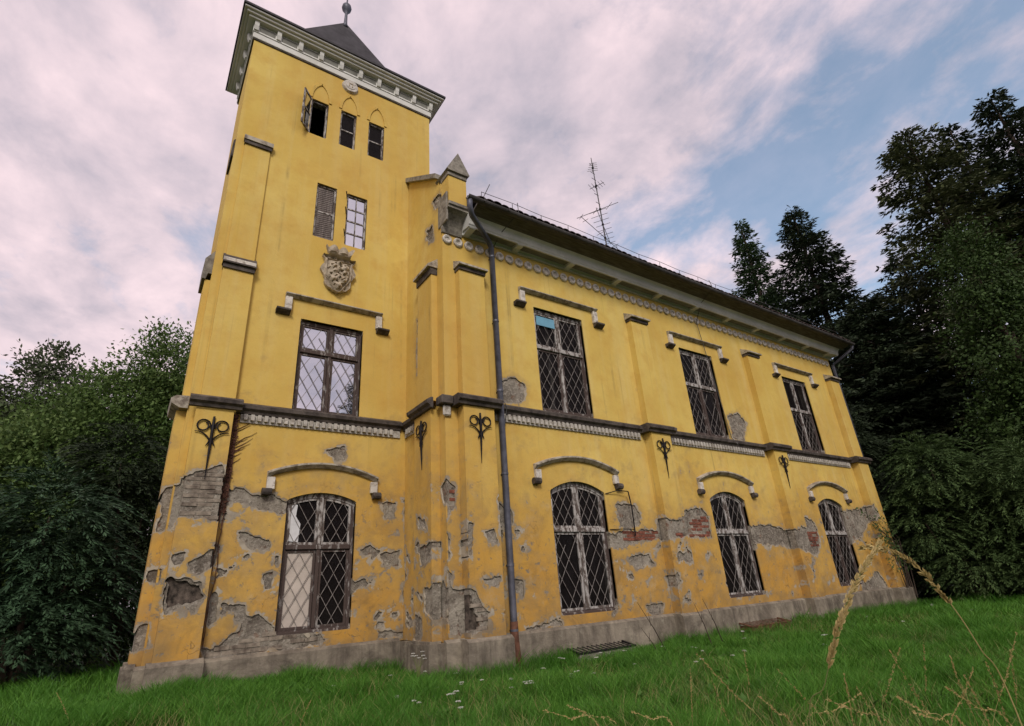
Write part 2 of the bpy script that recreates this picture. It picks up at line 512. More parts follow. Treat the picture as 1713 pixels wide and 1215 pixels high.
class MB:
    def __init__(s):
        s.v = []
        s.f = []

    def box(s, x0, x1, y0, y1, z0, z1):
        i = len(s.v)
        s.v += [(x0, y0, z0), (x1, y0, z0), (x1, y1, z0), (x0, y1, z0), (x0, y0, z1), (x1, y0, z1), (x1, y1, z1), (x0, y1, z1)]
        s.f += [(i, i + 3, i + 2, i + 1), (i + 4, i + 5, i + 6, i + 7), (i, i + 1, i + 5, i + 4), (i + 1, i + 2, i + 6, i + 5), (i + 2, i + 3, i + 7, i + 6), (i + 3, i, i + 4, i + 7)]
        return s

    def extrude_x(s, prof, x0, x1):
        """prof: (y, z) polygon swept along x"""
        n = len(prof)
        i = len(s.v)
        s.v += [(x0, y, z) for y, z in prof] + [(x1, y, z) for y, z in prof]
        s.f += [(i + k, i + (k + 1) % n, i + n + (k + 1) % n, i + n + k) for k in range(n)]
        s.f += [tuple(i + k for k in reversed(range(n))), tuple(i + n + k for k in range(n))]
        return s

    def extrude_y(s, prof, y0, y1):
        """prof: (x, z) polygon swept along y; sits at the given depths"""
        n = len(prof)
        i = len(s.v)
        s.v += [(x, y0, z) for x, z in prof] + [(x, y1, z) for x, z in prof]
        s.f += [(i + k, i + (k + 1) % n, i + n + (k + 1) % n, i + n + k) for k in range(n)]
        s.f += [tuple(i + k for k in reversed(range(n))), tuple(i + n + k for k in range(n))]
        return s

    def tube(s, pts, r, n=6, closed=False):
        pts = [Vector(p) for p in pts]
        rs = r if isinstance(r, (list, tuple)) else [r] * len(pts)
        base = len(s.v)
        prev = None
        for k, p in enumerate(pts):
            a = pts[max(0, k - 1)]
            b = pts[min(len(pts) - 1, k + 1)]
            d = (b - a).normalized() if (b - a).length > 1e-9 else Vector((0, 0, 1))
            if prev is None:
                u = d.orthogonal().normalized()
            else:
                u = (prev - d * prev.dot(d))
                u = u.normalized() if u.length > 1e-6 else d.orthogonal().normalized()
            prev = u
            vv = d.cross(u)
            for j in range(n):
                a2 = 2 * math.pi * j / n
                s.v.append(tuple(p + (u * math.cos(a2) + vv * math.sin(a2)) * rs[k]))
        for k in range(len(pts) - 1):
            for j in range(n):
                s.f.append((base + k * n + j, base + k * n + (j + 1) % n, base + (k + 1) * n + (j + 1) % n, base + (k + 1) * n + j))
        s.f.append(tuple(base + j for j in reversed(range(n))))
        e = base + (len(pts) - 1) * n
        s.f.append(tuple(e + j for j in range(n)))
        return s

    def bar(s, a, b, w, d, normal=(0, 1, 0)):
        """flat bar from a to b, w wide in the wall plane, d deep along normal"""
        a = Vector(a)
        b = Vector(b)
        t = (b - a).normalized()
        nn = Vector(normal)
        sd = t.cross(nn).normalized() * (w / 2)
        nn = nn * (d / 2)
        i = len(s.v)
        for q in (a, b):
            for e in (-sd - nn, sd - nn, sd + nn, -sd + nn):
                s.v.append(tuple(q + e))
        s.f += [(i, i + 1, i + 2, i + 3), (i + 7, i + 6, i + 5, i + 4)]
        s.f += [(i + k, i + 4 + k, i + 4 + (k + 1) % 4, i + (k + 1) % 4) for k in range(4)]
        return s

    def disc(s, c, r, y0, y1, n=14, r2=None):
        """short round boss whose axis is y"""
        i = len(s.v)
        r2 = r if r2 is None else r2
        for (rr, y) in ((r, y1), (r2, y0)):
            for k in range(n):
                a = 2 * math.pi * k / n
                s.v.append((c[0] + rr * math.cos(a), y, c[1] + rr * math.sin(a)))
        s.f += [(i + k, i + n + k, i + n + (k + 1) % n, i + (k + 1) % n) for k in range(n)]
        s.f.append(tuple(i + n + k for k in reversed(range(n))))
        return s

    def mesh(s, name, smooth=False):
        me = bpy.data.meshes.new(name)
        me.from_pydata(s.v, [], s.f)
        if smooth:
            me.polygons.foreach_set('use_smooth', [True] * len(me.polygons))
        bm = bmesh.new()
        bm.from_mesh(me)
        bmesh.ops.recalc_face_normals(bm, faces=bm.faces)
        bm.to_mesh(me)
        bm.free()
        return me

    def build(s, name, mat, parent=None, bevel=0.0, smooth=False):
        me = s.mesh(name, smooth)
        if bevel:
            bm = bmesh.new()
            bm.from_mesh(me)
            bmesh.ops.bevel(bm, geom=list(bm.edges), offset=bevel, segments=1, affect='EDGES', clamp_overlap=True)
            bm.to_mesh(me)
            bm.free()
        return link(name, me, mat, parent)


def hash2(ix, iy, seed):
    h = (ix.astype(np.int64) * 374761393 + iy.astype(np.int64) * 668265263 + seed * 1442695041) & 0x7fffffff
    h = ((h ^ (h >> 13)) * 1274126177) & 0x7fffffff
    return ((h ^ (h >> 16)) & 0xffff) / 65535.0


def vnoise(x, y, seed=0):
    ix = np.floor(x)
    iy = np.floor(y)
    fx = x - ix
    fy = y - iy
    fx = fx * fx * (3 - 2 * fx)
    fy = fy * fy * (3 - 2 * fy)
    a = hash2(ix, iy, seed)
    b = hash2(ix + 1, iy, seed)
    c = hash2(ix, iy + 1, seed)
    d = hash2(ix + 1, iy + 1, seed)
    return (a * (1 - fx) + b * fx) * (1 - fy) + (c * (1 - fx) + d * fx) * fy


def fbm(x, y, seed=0, oct=4):
    s = 0
    a = 0.5
    for k in range(oct):
        s = s + a * vnoise(x * 2 ** k, y * 2 ** k, seed + k * 17)
        a *= 0.5
    return s / (1 - 0.5 ** oct)


def poly_sdf(P, X, Y):
    """signed distance, negative inside"""
    P = np.array(P, float)
    d = np.full(X.shape, 1e9)
    ins = np.zeros(X.shape, bool)
    n = len(P)
    for i in range(n):
        a = P[i]
        b = P[(i + 1) % n]
        ex, ey = b - a
        wx = X - a[0]
        wy = Y - a[1]
        t = np.clip((wx * ex + wy * ey) / max(ex * ex + ey * ey, 1e-12), 0, 1)
        d = np.minimum(d, np.hypot(wx - ex * t, wy - ey * t))
        c = (a[1] > Y) != (b[1] > Y)
        if ey != 0:
            xi = a[0] + (Y - a[1]) * ex / ey
            ins ^= c & (X < xi)
    return np.where(ins, -d, d)


def sheet(name, mat, parent, O, U, N, u0, u1, v0, v1, res, openings=(), patches=(), d_open=0.03, d_patch=0.03, d_border=0.03, flake=None, amp=0.09, disp=None):
    """a coat of plaster of real thickness: a flat skin over (u, z) with openings and broken-away
    patches cut out along their own outlines; its edges turn back into the wall"""
    O = Vector(O)
    U = Vector(U)
    N = Vector(N)
    nu = max(1, int(round((u1 - u0) / res)))
    nv = max(1, int(round((v1 - v0) / res)))
    us = np.linspace(u0, u1, nu + 1)
    vv = np.linspace(v0, v1, nv + 1)
    X, Y = np.meshgrid(us, vv, indexing='ij')
    So = np.full(X.shape, 9.0)
    Sp = np.full(X.shape, 9.0)
    for f in openings:
        So = np.minimum(So, f(X, Y))
    if patches or flake:
        Xr, Yr = X * 0.8 + Y * 0.6, Y * 0.8 - X * 0.6
        wob = (fbm(Xr * 3.4 + 31, Yr * 3.4 + 7, 3, 5) - 0.5) * 2.4 * amp + (fbm(Xr * 13, Yr * 13, 9, 3) - 0.5) * 0.11
        for P in patches:
            xs = [p[0] for p in P]
            ys = [p[1] for p in P]
            if max(xs) < u0 - .3 or min(xs) > u1 + .3 or max(ys) < v0 - .3 or min(ys) > v1 + .3:
                continue
            size = min(1.0, 0.45 + 0.5 * (max(xs) - min(xs)))
            Sp = np.minimum(Sp, poly_sdf(P, X, Y) + wob * size)
        if flake:
            zt, lim = flake
            n = fbm(Xr * 3.1 + 5, Yr * 4.0 + 91, 23, 5)
            Sp = np.minimum(Sp, (lim + np.clip((Y - zt) * 0.09, 0, 9) - n) * 0.5)
    S = np.minimum(So, Sp)
    S = np.where(np.abs(S) < 1e-4, 1e-4, S)
    pos_ = S > 0
    verts = []
    H = np.zeros(X.shape) if disp is None else disp(X, Y)
    base = np.stack([O.x + U.x * X + N.x * H, O.y + U.y * X + N.y * H, O.z + Y + N.z * H], -1).reshape(-1, 3)
    idx = np.arange(X.size).reshape(X.shape)
    q = np.stack([idx[:-1, :-1], idx[1:, :-1], idx[1:, 1:], idx[:-1, 1:]], -1)
    pq = np.stack([pos_[:-1, :-1], pos_[1:, :-1], pos_[1:, 1:], pos_[:-1, 1:]], -1)
    full = pq.all(-1)
    faces = [tuple(r) for r in q[full].tolist()]
    extra = []
    cache = {}
    nb = len(base)
    Sf = S.ravel()

    def cross(a, b):
        k = (a, b) if a < b else (b, a)
        if k not in cache:
            t = Sf[k[0]] / (Sf[k[0]] - Sf[k[1]])
            cache[k] = nb + len(extra)
            extra.append(base[k[0]] * (1 - t) + base[k[1]] * t)
        return cache[k]

    skirts = []
    Of = So.ravel()
    Pf = Sp.ravel()
    mixed = pq.any(-1) & ~full
    for r in q[mixed].tolist():
        poly = []
        ex = []
        for k in range(4):
            a = r[k]
            b = r[(k + 1) % 4]
            if Sf[a] > 0:
                poly.append(a)
            if (Sf[a] > 0) != (Sf[b] > 0):
                c = cross(a, b)
                poly.append(c)
                ex.append((c, Sf[a] > 0))
        if len(poly) >= 3:
            faces.append(tuple(poly))
        dep = d_open if min(Of[k] for k in r) <= min(Pf[k] for k in r) else d_patch
        n = len(ex)
        for k in range(n):
            c, leaving = ex[k]
            if leaving:
                skirts.append((c, ex[(k + 1) % n][0], dep))
    for line in (idx[:, 0], idx[::-1, -1], idx[-1, :], idx[0, ::-1]):
        L = line.tolist()
        for a, b in zip(L[:-1], L[1:]):
            pa, pb = Sf[a] > 0, Sf[b] > 0
            if pa and pb:
                skirts.append((b, a, d_border))
            elif pa:
                skirts.append((cross(a, b), a, d_border))
            elif pb:
                skirts.append((b, cross(a, b), d_border))
    V = np.concatenate([base, np.array(extra)], 0) if extra else base
    V = V.tolist()
    back = {}
    for a, b, dep in skirts:
        ids = []
        for k in (a, b):
            if (k, dep) not in back:
                back[(k, dep)] = len(V)
                p = V[k]
                V.append((p[0] - N.x * dep, p[1] - N.y * dep, p[2] - N.z * dep))
            ids.append(back[(k, dep)])
        faces.append((b, a, ids[0], ids[1]))
    me = bpy.data.meshes.new(name)
    used = np.full(len(V), -1)
    for f in faces:
        for k in f:
            used[k] = 1
    keep = np.nonzero(used > 0)[0]
    used[keep] = np.arange(len(keep))
    Vk = [V[k] for k in keep]
    me.from_pydata(Vk, [], [tuple(int(used[k]) for k in f) for f in faces])
    if mat == 'paint':
        ev = np.ones(len(V), dtype=np.float32)
        ev[:nb] = np.clip(1 - Sp.ravel() / 0.26, 0, 1)
        if extra:
            ev[nb:nb + len(extra)] = 0.0
            for (k0, k1), ci in cache.items():
                ev[ci] = max(ev[k0], ev[k1])
        for (k, dep), bi in back.items():
            ev[bi] = ev[k]
        at = me.attributes.new('edge', 'FLOAT', 'POINT')
        at.data.foreach_set('value', ev[keep])
    return link(name, me, mat, parent)


def rect_open(cx, z0, zs, rise, wd):
    """opening: half width wd, sill z0, springing zs, segmental rise"""
    def f(X, Y):
        top = zs + rise * np.clip(1 - ((X - cx) / wd) ** 2, -1, 1)
        return np.maximum(np.maximum(np.abs(X - cx) - wd, z0 - Y), Y - top)
    return f


# ------------------------------------------------------------------ the manor house
# plan (metres): wing front at y = 9.48 from x = 4.98 to 23.1; tower front at y = 11.5 from x = 0.5 to 5.65
YW, XL, XR = 9.48, 4.98, 23.1
YT, TX0, TX1, TY1 = 11.5, 0.50, 5.65, 13.9
PT = 0.03                                                   # thickness of the painted coat
house = empty('manor_house', (11.0, 13.0, 0.0), 'derelict yellow two-storey manor house with square corner tower and peeling plaster', 'house')

HW_ = [(5.11, 1.37), (5.25, 1.49), (5.35, 1.36), (5.39, 1.13), (5.51, 1.04), (5.48, 0.84), (5.29, 0.83), (5.08, 0.91)]
HT_ = [(0.66, 2.13), (0.76, 1.95), (1.14, 1.87), (1.21, 1.70), (1.04, 1.6), (0.88, 1.6), (0.72, 1.55)]
WC = [8.38, 14.00, 19.74]                                   # window axes of the wing
wing_open = [rect_open(c, 5.30, 8.10, 0.0, 0.82) for c in WC] + [rect_open(c, 0.90, 3.44, 0.23, 0.82) for c in WC]
tower_wins = [(3.12, 5.25, 7.47, 0.0, 0.73), (3.18, 0.96, 3.40, 0.16, 0.70),
              (2.72, 9.80, 11.46, 0.0, 0.255), (3.52, 9.80, 11.44, 0.0, 0.275),
              (2.335, 13.0, 14.26, 0.0, 0.235), (3.14, 13.0, 14.28, 0.0, 0.225), (3.955, 13.0, 14.28, 0.0, 0.235)]
tower_open = [rect_open(*a) for a in tower_wins]

TOWER_P=[[(0.63,3.74),(1.26,4.02),(1.33,3.73),(1.28,3.32),(1.3,2.93),(0.96,2.99),(0.61,3.02),(0.55,3.45)],[(0.36,3.58),(0.63,3.59),(0.64,3.11),(0.59,2.79),(0.33,2.79),(0.39,3.11)],[(1.32,3.6),(1.64,3.64),(1.88,3.5),(2.15,3.45),(2.44,3.28),(2.5,3.08),(2.27,3.19),(1.98,3.24),(1.36,3.27)],[(0.65,2.16),(0.74,1.98),(1.15,1.92),(1.23,1.69),(1.09,1.45),(0.96,1.58),(0.67,1.4),(0.65,1.89)],[(0.65,2.4),(0.85,2.42),(0.81,2.24),(0.68,2.2)],[(0.94,2.24),(1.29,2.46),(1.32,2.23),(1.13,2.05),(0.96,2.1)],[(0.36,2.17),(0.57,2.2),(0.56,1.94),(0.35,1.98)],[(0.34,1.33),(0.54,1.36),(0.58,0.96),(0.32,0.91)],[(1.35,0.84),(1.87,1.09),(1.96,1.29),(2.14,1.3),(2.4,1.16),(2.49,0.98),(3.32,0.91),(3.39,0.72),(1.92,0.7),(1.37,0.7)],[(1.66,2.81),(1.9,2.74),(2.23,2.65),(2.24,2.49),(1.93,2.45),(1.68,2.65)],[(4.02,2.42),(4.23,2.53),(4.44,2.35),(4.1,2.31)],[(4.48,2.33),(4.87,2.4),(4.85,2.09),(4.54,2.1)],[(4.92,3.5),(5.21,3.51),(5.23,2.68),(5.02,2.69)],[(4.98,1.72),(5.2,1.7),(5.17,1.3),(4.98,1.34)],[(2.18,2.01),(2.35,2.08),(2.4,1.73),(2.23,1.74)],[(2.34,2.37),(2.46,2.36),(2.44,2.12),(2.34,2.17)],[(3.12,4.49),(3.55,4.56),(3.59,4.28),(3.37,4.24)],[(4.45,3.4),(4.77,3.41),(4.78,3.06),(4.52,3.06)],[(4.43,1.06),(4.57,1.02),(4.53,0.91),(4.41,0.94)],[(4.47,0.85),(5.02,0.83),(5.02,0.7),(4.47,0.75)],[(1.74,1.51),(1.94,1.51),(1.97,1.25),(1.8,1.26)],[(1.34,1.67),(1.45,1.81),(1.49,1.28),(1.37,1.2)]]
SIDE_P=[[(10.43,2.99),(9.99,2.87),(9.94,2.61),(10.35,2.72)],[(10.35,2.35),(9.76,2.39),(9.77,2.11),(10.24,1.99)],[(10.06,1.61),(9.61,1.5),(9.58,1.01),(10.06,1.19)],[(10.59,1.2),(10.19,1.05),(10.19,0.74),(10.53,0.69)],[(10.35,10.08),(10.03,10.02),(9.9,9.52),(10.17,9.6),(10.35,9.8)],[(10.89,7.74),(10.65,7.71),(10.67,6.61),(10.87,6.3)],[(9.74,3.43),(9.32,3.63),(9.35,2.96),(9.62,3.12)],[(9.56,1.55),(9.38,1.55),(9.39,1.06),(9.51,1.01)],[(9.96,10.75),(9.62,10.75),(9.36,10.41),(9.83,10.37)],[(10.88,4.92),(10.66,4.92),(10.65,4.58),(10.87,4.61)]]
WING_P=[[(4.76,3.32),(4.92,3.64),(5.18,3.4),(5.19,2.98),(4.95,2.78),(4.79,3.07)],[(4.86,2.73),(5.03,2.4),(5.0,2.07),(4.89,2.17)],[(5.28,2.72),(5.42,2.68),(5.36,2.11),(5.28,2.06)],[(4.91,1.89),(5.07,1.79),(5.04,1.57),(4.9,1.57)],[(4.85,1.56),(5.37,1.5),(5.68,1.08),(5.67,0.77),(5.34,0.78),(4.99,0.75),(4.85,1.1)],[(5.57,1.68),(5.96,1.68),(5.95,1.5),(5.68,1.52)],[(6.03,3.16),(6.53,2.97),(6.54,2.65),(5.99,2.6)],[(6.46,1.64),(6.67,1.61),(6.62,1.34),(6.47,1.44)],[(5.67,2.51),(5.89,2.57),(5.93,2.3),(5.75,2.33)],[(6.41,5.89),(6.71,6.0),(7.07,5.88),(6.99,5.4),(6.41,5.32)],[(14.99,6.02),(15.54,6.22),(15.85,5.96),(15.51,5.33),(14.95,5.34)],[(9.51,3.16),(10.19,3.21),(10.36,2.91),(10.25,2.65),(9.53,2.64)],[(9.05,2.44),(9.51,2.59),(10.59,2.59),(10.91,2.55),(10.86,2.38),(10.05,2.32),(9.51,2.19),(9.09,2.25)],[(9.58,1.97),(10.37,2.03),(10.53,1.82),(9.92,1.74)],[(10.9,2.94),(11.05,2.85),(11.29,2.81),(11.76,3.0),(11.93,3.09),(12.76,3.16),(12.93,2.97),(12.92,2.42),(11.66,2.42),(11.06,2.38),(10.23,2.38),(10.26,2.51),(10.79,2.59)],[(11.07,2.02),(11.69,2.05),(11.61,1.79),(11.09,1.85)],[(14.57,2.71),(15.76,2.75),(16.46,2.61),(17.39,2.65),(17.6,3.06),(18.27,2.96),(18.46,2.62),(18.43,2.18),(18.04,1.88),(17.03,1.95),(16.27,2.2),(15.33,2.21),(14.7,2.31)],[(20.1,3.16),(22.4,3.46),(22.6,3.15),(21.26,2.39),(20.34,2.1),(20.03,2.4)],[(14.45,2.41),(14.93,2.17),(14.7,1.9),(14.54,2.14)],[(20.36,0.89),(21.63,1.23),(22.04,0.87),(22.1,0.58),(20.19,0.64)],[(10.07,0.93),(10.6,0.9),(10.49,0.71),(10.09,0.78)],[(6.62,0.75),(7.53,0.85),(7.56,0.73),(6.69,0.66)]]
WING_B=[[(4.93,3.36),(5.18,3.36),(5.19,3.01),(4.98,2.88)],[(9.77,2.58),(10.59,2.58),(10.55,2.42),(9.78,2.37)],[(12.38,3.0),(12.92,2.94),(12.87,2.42),(12.15,2.42)],[(10.27,2.54),(10.78,2.56),(10.86,2.38),(10.27,2.38)],[(17.78,2.58),(18.51,2.59),(18.41,2.14),(17.6,2.12)],[(11.22,2.49),(12.15,2.49),(12.13,2.42),(11.26,2.39)],[(5.06,1.39),(5.53,1.31),(5.61,0.85),(5.09,0.88)]]
TOWER_B=[[(0.39,3.38),(0.52,3.38),(0.52,3.09),(0.37,3.09)],[(0.66,3.71),(1.23,3.94),(1.3,2.98),(0.75,3.07)],[(1.4,0.81),(2.37,1.02),(3.22,0.86),(2.3,0.74),(1.41,0.71)],[(0.7,1.94),(1.11,1.87),(1.14,1.68),(0.89,1.6)]]


FR = dict(U=(1, 0, 0), N=(0, -1, 0))
SD = dict(U=(0, 1, 0), N=(-1, 0, 0))


def gable_top(y):
    return 11.2 + 0.7 * (y - 9.5)


# --- walls: masonry cores, then the painted coat
core_w = sheet('wall', 'render', house, (0, YW + PT, 0), u0=XL + PT, u1=XR, v0=0.05, v1=10.0, res=0.12, openings=wing_open, d_open=0.32, d_border=0.32, **FR)
core_t = sheet('wall', 'render', house, (0, YT + PT, 0), u0=TX0 + PT, u1=TX1 - 0.01, v0=0.05, v1=15.9, res=0.10, openings=tower_open, d_open=0.26, d_border=0.3, **FR)
MB().extrude_x([(YW + 0.04, 0.0), (20.8, 0.0), (20.8, 10.6), (15.3, gable_top(15.3) - 0.03), (YW + 0.04, gable_top(YW) - 0.03)], XL + PT + 0.004, 5.5).build('gable_wall', 'render', house)
sheet('plaster_coat', 'paint', core_w, (0, YW, 0), u0=XL, u1=XR, v0=0.66, v1=9.64, res=0.034, openings=wing_open, patches=WING_P, d_open=0.17, flake=(2.2, 0.775), **FR)
sheet('plaster_coat', 'paint', core_t, (0, YT, 0), u0=TX0, u1=TX1, v0=0.66, v1=15.6, res=0.034, openings=tower_open, patches=TOWER_P, d_open=0.15, flake=(2.4, 0.715), **FR)
gcoat = sheet('plaster_coat', 'paint', house, (XL, 0, 0), u0=YW + PT + 0.002, u1=YT - 0.002, v0=0.66, v1=13.0, res=0.034,
              openings=[lambda X, Y: gable_top(X) - 0.04 - Y], patches=SIDE_P, flake=(2.0, 0.72), **SD)
b = MB()
b.box(XR - 0.3, XR - 0.005, YW + 0.36, 20.8, 0, 10.0).box(5.5, XR - 0.3, 20.5, 20.8, 0, 10.0)
b.build('wall', 'paint', house)
b = MB()
b.box(TX0 + 0.002, TX0 + 0.28, YT + 0.31, TY1, 0.05, 15.55).box(TX1 - 0.3, TX1 - 0.004, YT + 0.33, TY1, 9.0, 15.55).box(TX0 + 0.29, TX1 - 0.31, TY1 - 0.28, TY1 - 0.003, 0.05, 15.55)
b.build('wall', 'paint', house)
b = MB()                                                    # return of the tower coat round its corners
b.box(TX0, TX0 + PT, YT + PT + 0.002, YT + 0.31, 0.6, 15.55).box(TX1 - PT, TX1 - 0.002, YT + PT + 0.002, YT + 0.33, 9.0, 15.55)
b.build('corner_return', 'paint', house)


def rooms(x0, x1, y0, y1, levels):
    m = MB()
    for z0, z1 in levels:
        i = len(m.v)
        m.v += [(x0, y0, z0), (x1, y0, z0), (x1, y1, z0), (x0, y1, z0), (x0, y0, z1), (x1, y0, z1), (x1, y1, z1), (x0, y1, z1)]
        m.f += [(i, i + 1, i + 2, i + 3), (i + 4, i + 7, i + 6, i + 5), (i + 1, i + 5, i + 6, i + 2), (i + 2, i + 6, i + 7, i + 3), (i + 3, i + 7, i + 4, i)]
    return m


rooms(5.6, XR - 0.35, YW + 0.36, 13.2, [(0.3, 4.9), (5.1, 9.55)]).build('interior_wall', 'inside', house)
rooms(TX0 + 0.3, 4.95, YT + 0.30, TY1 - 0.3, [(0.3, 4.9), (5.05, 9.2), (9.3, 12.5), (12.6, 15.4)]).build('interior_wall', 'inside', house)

# --- exposed bricks, each one its own piece, standing a little proud of the mortar
brick_me = []
for k in range(4):
    bm = bmesh.new()
    rr = random.Random(k)
    bmesh.ops.create_cube(bm, size=1.0)
    for v in bm.verts:
        v.co = Vector((v.co.x * 0.235, v.co.y * 0.05, v.co.z * 0.062)) + Vector((rr.uniform(-.006, .006), rr.uniform(-.004, .004), rr.uniform(-.005, .005)))
    me = bpy.data.meshes.new('brick')
    bm.to_mesh(me)
    bm.free()
    brick_me.append(me)
for me, mt in zip(brick_me, ('brick', 'brick', 'brick_grey', 'brick_grey')):
    me.materials.append(M[mt])


def in_poly(P, x, y):
    return poly_sdf(P, np.array([[x]]), np.array([[y]]))[0, 0] < 0.02


rb = random.Random(8)


def lay_bricks(polys, face_y, parent, red, xmin):
    for n, P in enumerate(polys):
        xs = [p[0] for p in P]
        zs_ = [p[1] for p in P]
        r = int(min(zs_) / 0.077)
        while r * 0.077 < max(zs_):
            z = r * 0.077
            x = min(xs) - 0.13 + (0.125 if r % 2 else 0)
            while x < max(xs) + 0.1:
                if x > xmin and (x > 6 or not (in_poly(HW_, x, z) or in_poly(HT_, x, z))) and in_poly(P, x, z) and rb.random() > 0.12:
                    k = rb.choice((0, 1)) if rb.random() < red[n] else rb.choice((2, 3))
                    o = bpy.data.objects.new('brick', brick_me[k])
                    o.location = (x, face_y(x) + 0.012 + rb.uniform(-0.006, 0.01), z)
                    o.rotation_euler = (0, rb.uniform(-.02, .02), rb.uniform(-.03, .03))
                    COL.objects.link(o)
                    adopt(o, parent)
                x += 0.25
            r += 1


PILS = [5.65, 11.30, 17.00, 22.62]
P1, P2 = 0.26, 0.19                                         # how far the pilasters stand out, below and above


def wing_face(x):
    for c in PILS:
        if abs(x - c) < 0.36:
            return YW + PT - P1
    return YW + PT


def tower_face(x):
    return YT + PT - 0.2 if 0.63 < x < 1.28 else (YT + PT + 0.13 if x < 0.52 else YT + PT)


lay_bricks(WING_B, wing_face, core_w, [0.9, 0.75, 0.95, 0.85, 0.95, 0.6, 0.12], 5.11)
lay_bricks(TOWER_B, tower_face, core_t, [0.8, 0.0, 0.0, 0.0], 0.66)

# --- plinth
b = MB()
segs = [XL - 0.10] + [v for c in PILS for v in (c - 0.49, c + 0.49)]
pl = MB().box(XL - 0.10, 23.2, YW - 0.10, YW + 0.02, -0.3, 0.655)
pl.extrude_x([(YW - 0.10, 0.655), (YW - 0.10, 0.66), (YW - 0.03, 0.71), (YW + 0.02, 0.71), (YW + 0.02, 0.655)], XL - 0.098, 23.19)
pl.build('plinth', 'plinth', house)
for c in PILS:
    q = MB().box(c - 0.48, min(c + 0.48, 23.24), YW - P1 - 0.10, YW - 0.102, -0.3, 0.645)
    q.extrude_x([(YW - P1 - 0.10, 0.645), (YW - P1 - 0.02, 0.70), (YW - 0.04, 0.70), (YW - 0.04, 0.645)], c - 0.478, min(c + 0.478, 23.238))
    q.build('plinth', 'plinth', house)
q = MB().box(XL - 0.10, XL + 0.03, YW + 0.02, YT - 0.1, -0.3, 0.65).box(XL - 0.29, XL - 0.101, 9.70, 10.62, -0.3, 0.645)
q.box(XL - 0.26, XL - 0.03, 9.73, 10.59, 0.645, 0.69)
q.build('plinth', 'plinth', house)
q = MB().box(TX0 - 0.1, XL - 0.1, YT - 0.10, YT + 0.02, -0.3, 0.66)
q.extrude_x([(YT - 0.10, 0.66), (YT - 0.03, 0.71), (YT + 0.02, 0.71), (YT + 0.02, 0.66)], TX0 - 0.098, XL - 0.102)
q.build('plinth', 'plinth', house)
q = MB().box(0.55, 1.36, YT - 0.31, YT - 0.101, -0.3, 0.68).extrude_x([(YT - 0.31, 0.68), (YT - 0.22, 0.745), (YT - 0.03, 0.745), (YT - 0.03, 0.68)], 0.555, 1.355)
q.build('plinth', 'plinth', house)
q = MB().box(0.24, 0.42, 11.50, 12.45, -0.3, 0.68).extrude_x([(11.50, 0.68), (11.58, 0.745), (12.4, 0.745), (12.4, 0.68)], 0.27, 0.42)
q.build('plinth', 'plinth', house)


# --- pilasters
HOLE_W = HW_
HOLE_T = HT_


def pilaster(x0, x1, yf, prot, z0, z1, patches, flake, name='pilaster', hole=None):
    if hole:
        core = sheet(name, 'render', house, (0, yf - prot + PT, 0), u0=x0 + 0.025, u1=x1 - 0.025, v0=z0, v1=z1, res=0.03, patches=[hole], d_patch=0.06, d_border=prot - PT - 0.003, amp=0.05, **FR)
        MB().box(x0 + 0.03, x1 - 0.03, yf - prot + PT + 0.055, yf - 0.005, z0, z0 + 1.8).build('cavity', 'soot_shade', core)  # dark box: soot plus the painted shade of a deeper hole
    else:
        core = MB().box(x0 + 0.025, x1 - 0.025, yf - prot + PT, yf, z0, z1).build(name, 'render', house)
    sheet('plaster_coat', 'paint', core, (0, yf - prot, 0), u0=x0, u1=x1, v0=z0 - 0.01, v1=z1, res=0.04, patches=patches, d_border=prot - 0.002, flake=flake, **FR)
    return core


def slope_cap(x0, x1, yf, prot, z, parent, over=0.12):
    """weathered coping on top of a pilaster: sloping top, overhanging drip, small bed mould"""
    q = MB().extrude_x([(yf, z + 0.28), (yf - prot - over, z + 0.10), (yf - prot - over, z + 0.05), (yf, z + 0.05)], x0 - 0.05, x1 + 0.05)
    o = q.build('cap', 'trim', parent)
    MB().box(x0 - 0.02, x1 + 0.02, yf - prot - over * 0.35, yf, z - 0.04, z + 0.048).build('cap_mould', 'trim_dark', parent)  # dark colour puts the shade under the overhang into the mould
    return o


for c in PILS:
    p1 = pilaster(c - 0.375, c + 0.375, YW, P1, 0.68, 5.06, WING_P, (2.2, 0.76), hole=HOLE_W if c < 6 else None)
    p2 = pilaster(c - 0.34, c + 0.34, YW, P2, 5.28, 8.42, WING_P, None)
    slope_cap(c - 0.34, c + 0.34, YW, P2, 8.46, p2)
# pilaster on the left flank of the wing
core = MB().box(4.78 + PT, XL, 9.775, 10.525, 0.68, 5.06).build('pilaster', 'render', house)
sheet('plaster_coat', 'paint', core, (4.78, 0, 0), u0=9.75, u1=10.55, v0=0.67, v1=5.06, res=0.04, patches=SIDE_P, d_border=0.2, flake=(2.2, 0.70), **SD)
core = MB().box(4.83 + PT, XL, 9.80, 10.50, 5.28, 8.42).build('pilaster', 'render', house)
sheet('plaster_coat', 'paint', core, (4.83, 0, 0), u0=9.78, u1=10.52, v0=5.27, v1=8.42, res=0.04, patches=SIDE_P, d_border=0.15, **SD)
q = MB().extrude_y([(XL, 8.86), (4.72, 8.66), (4.72, 8.60), (XL, 8.60)], 9.73, 10.57)
q.build('cap', 'trim', core)
MB().box(4.80, XL, 9.76, 10.54, 8.42, 8.598).build('cap_mould', 'trim_dark', core)  # painted dark for the shade below the flank cap
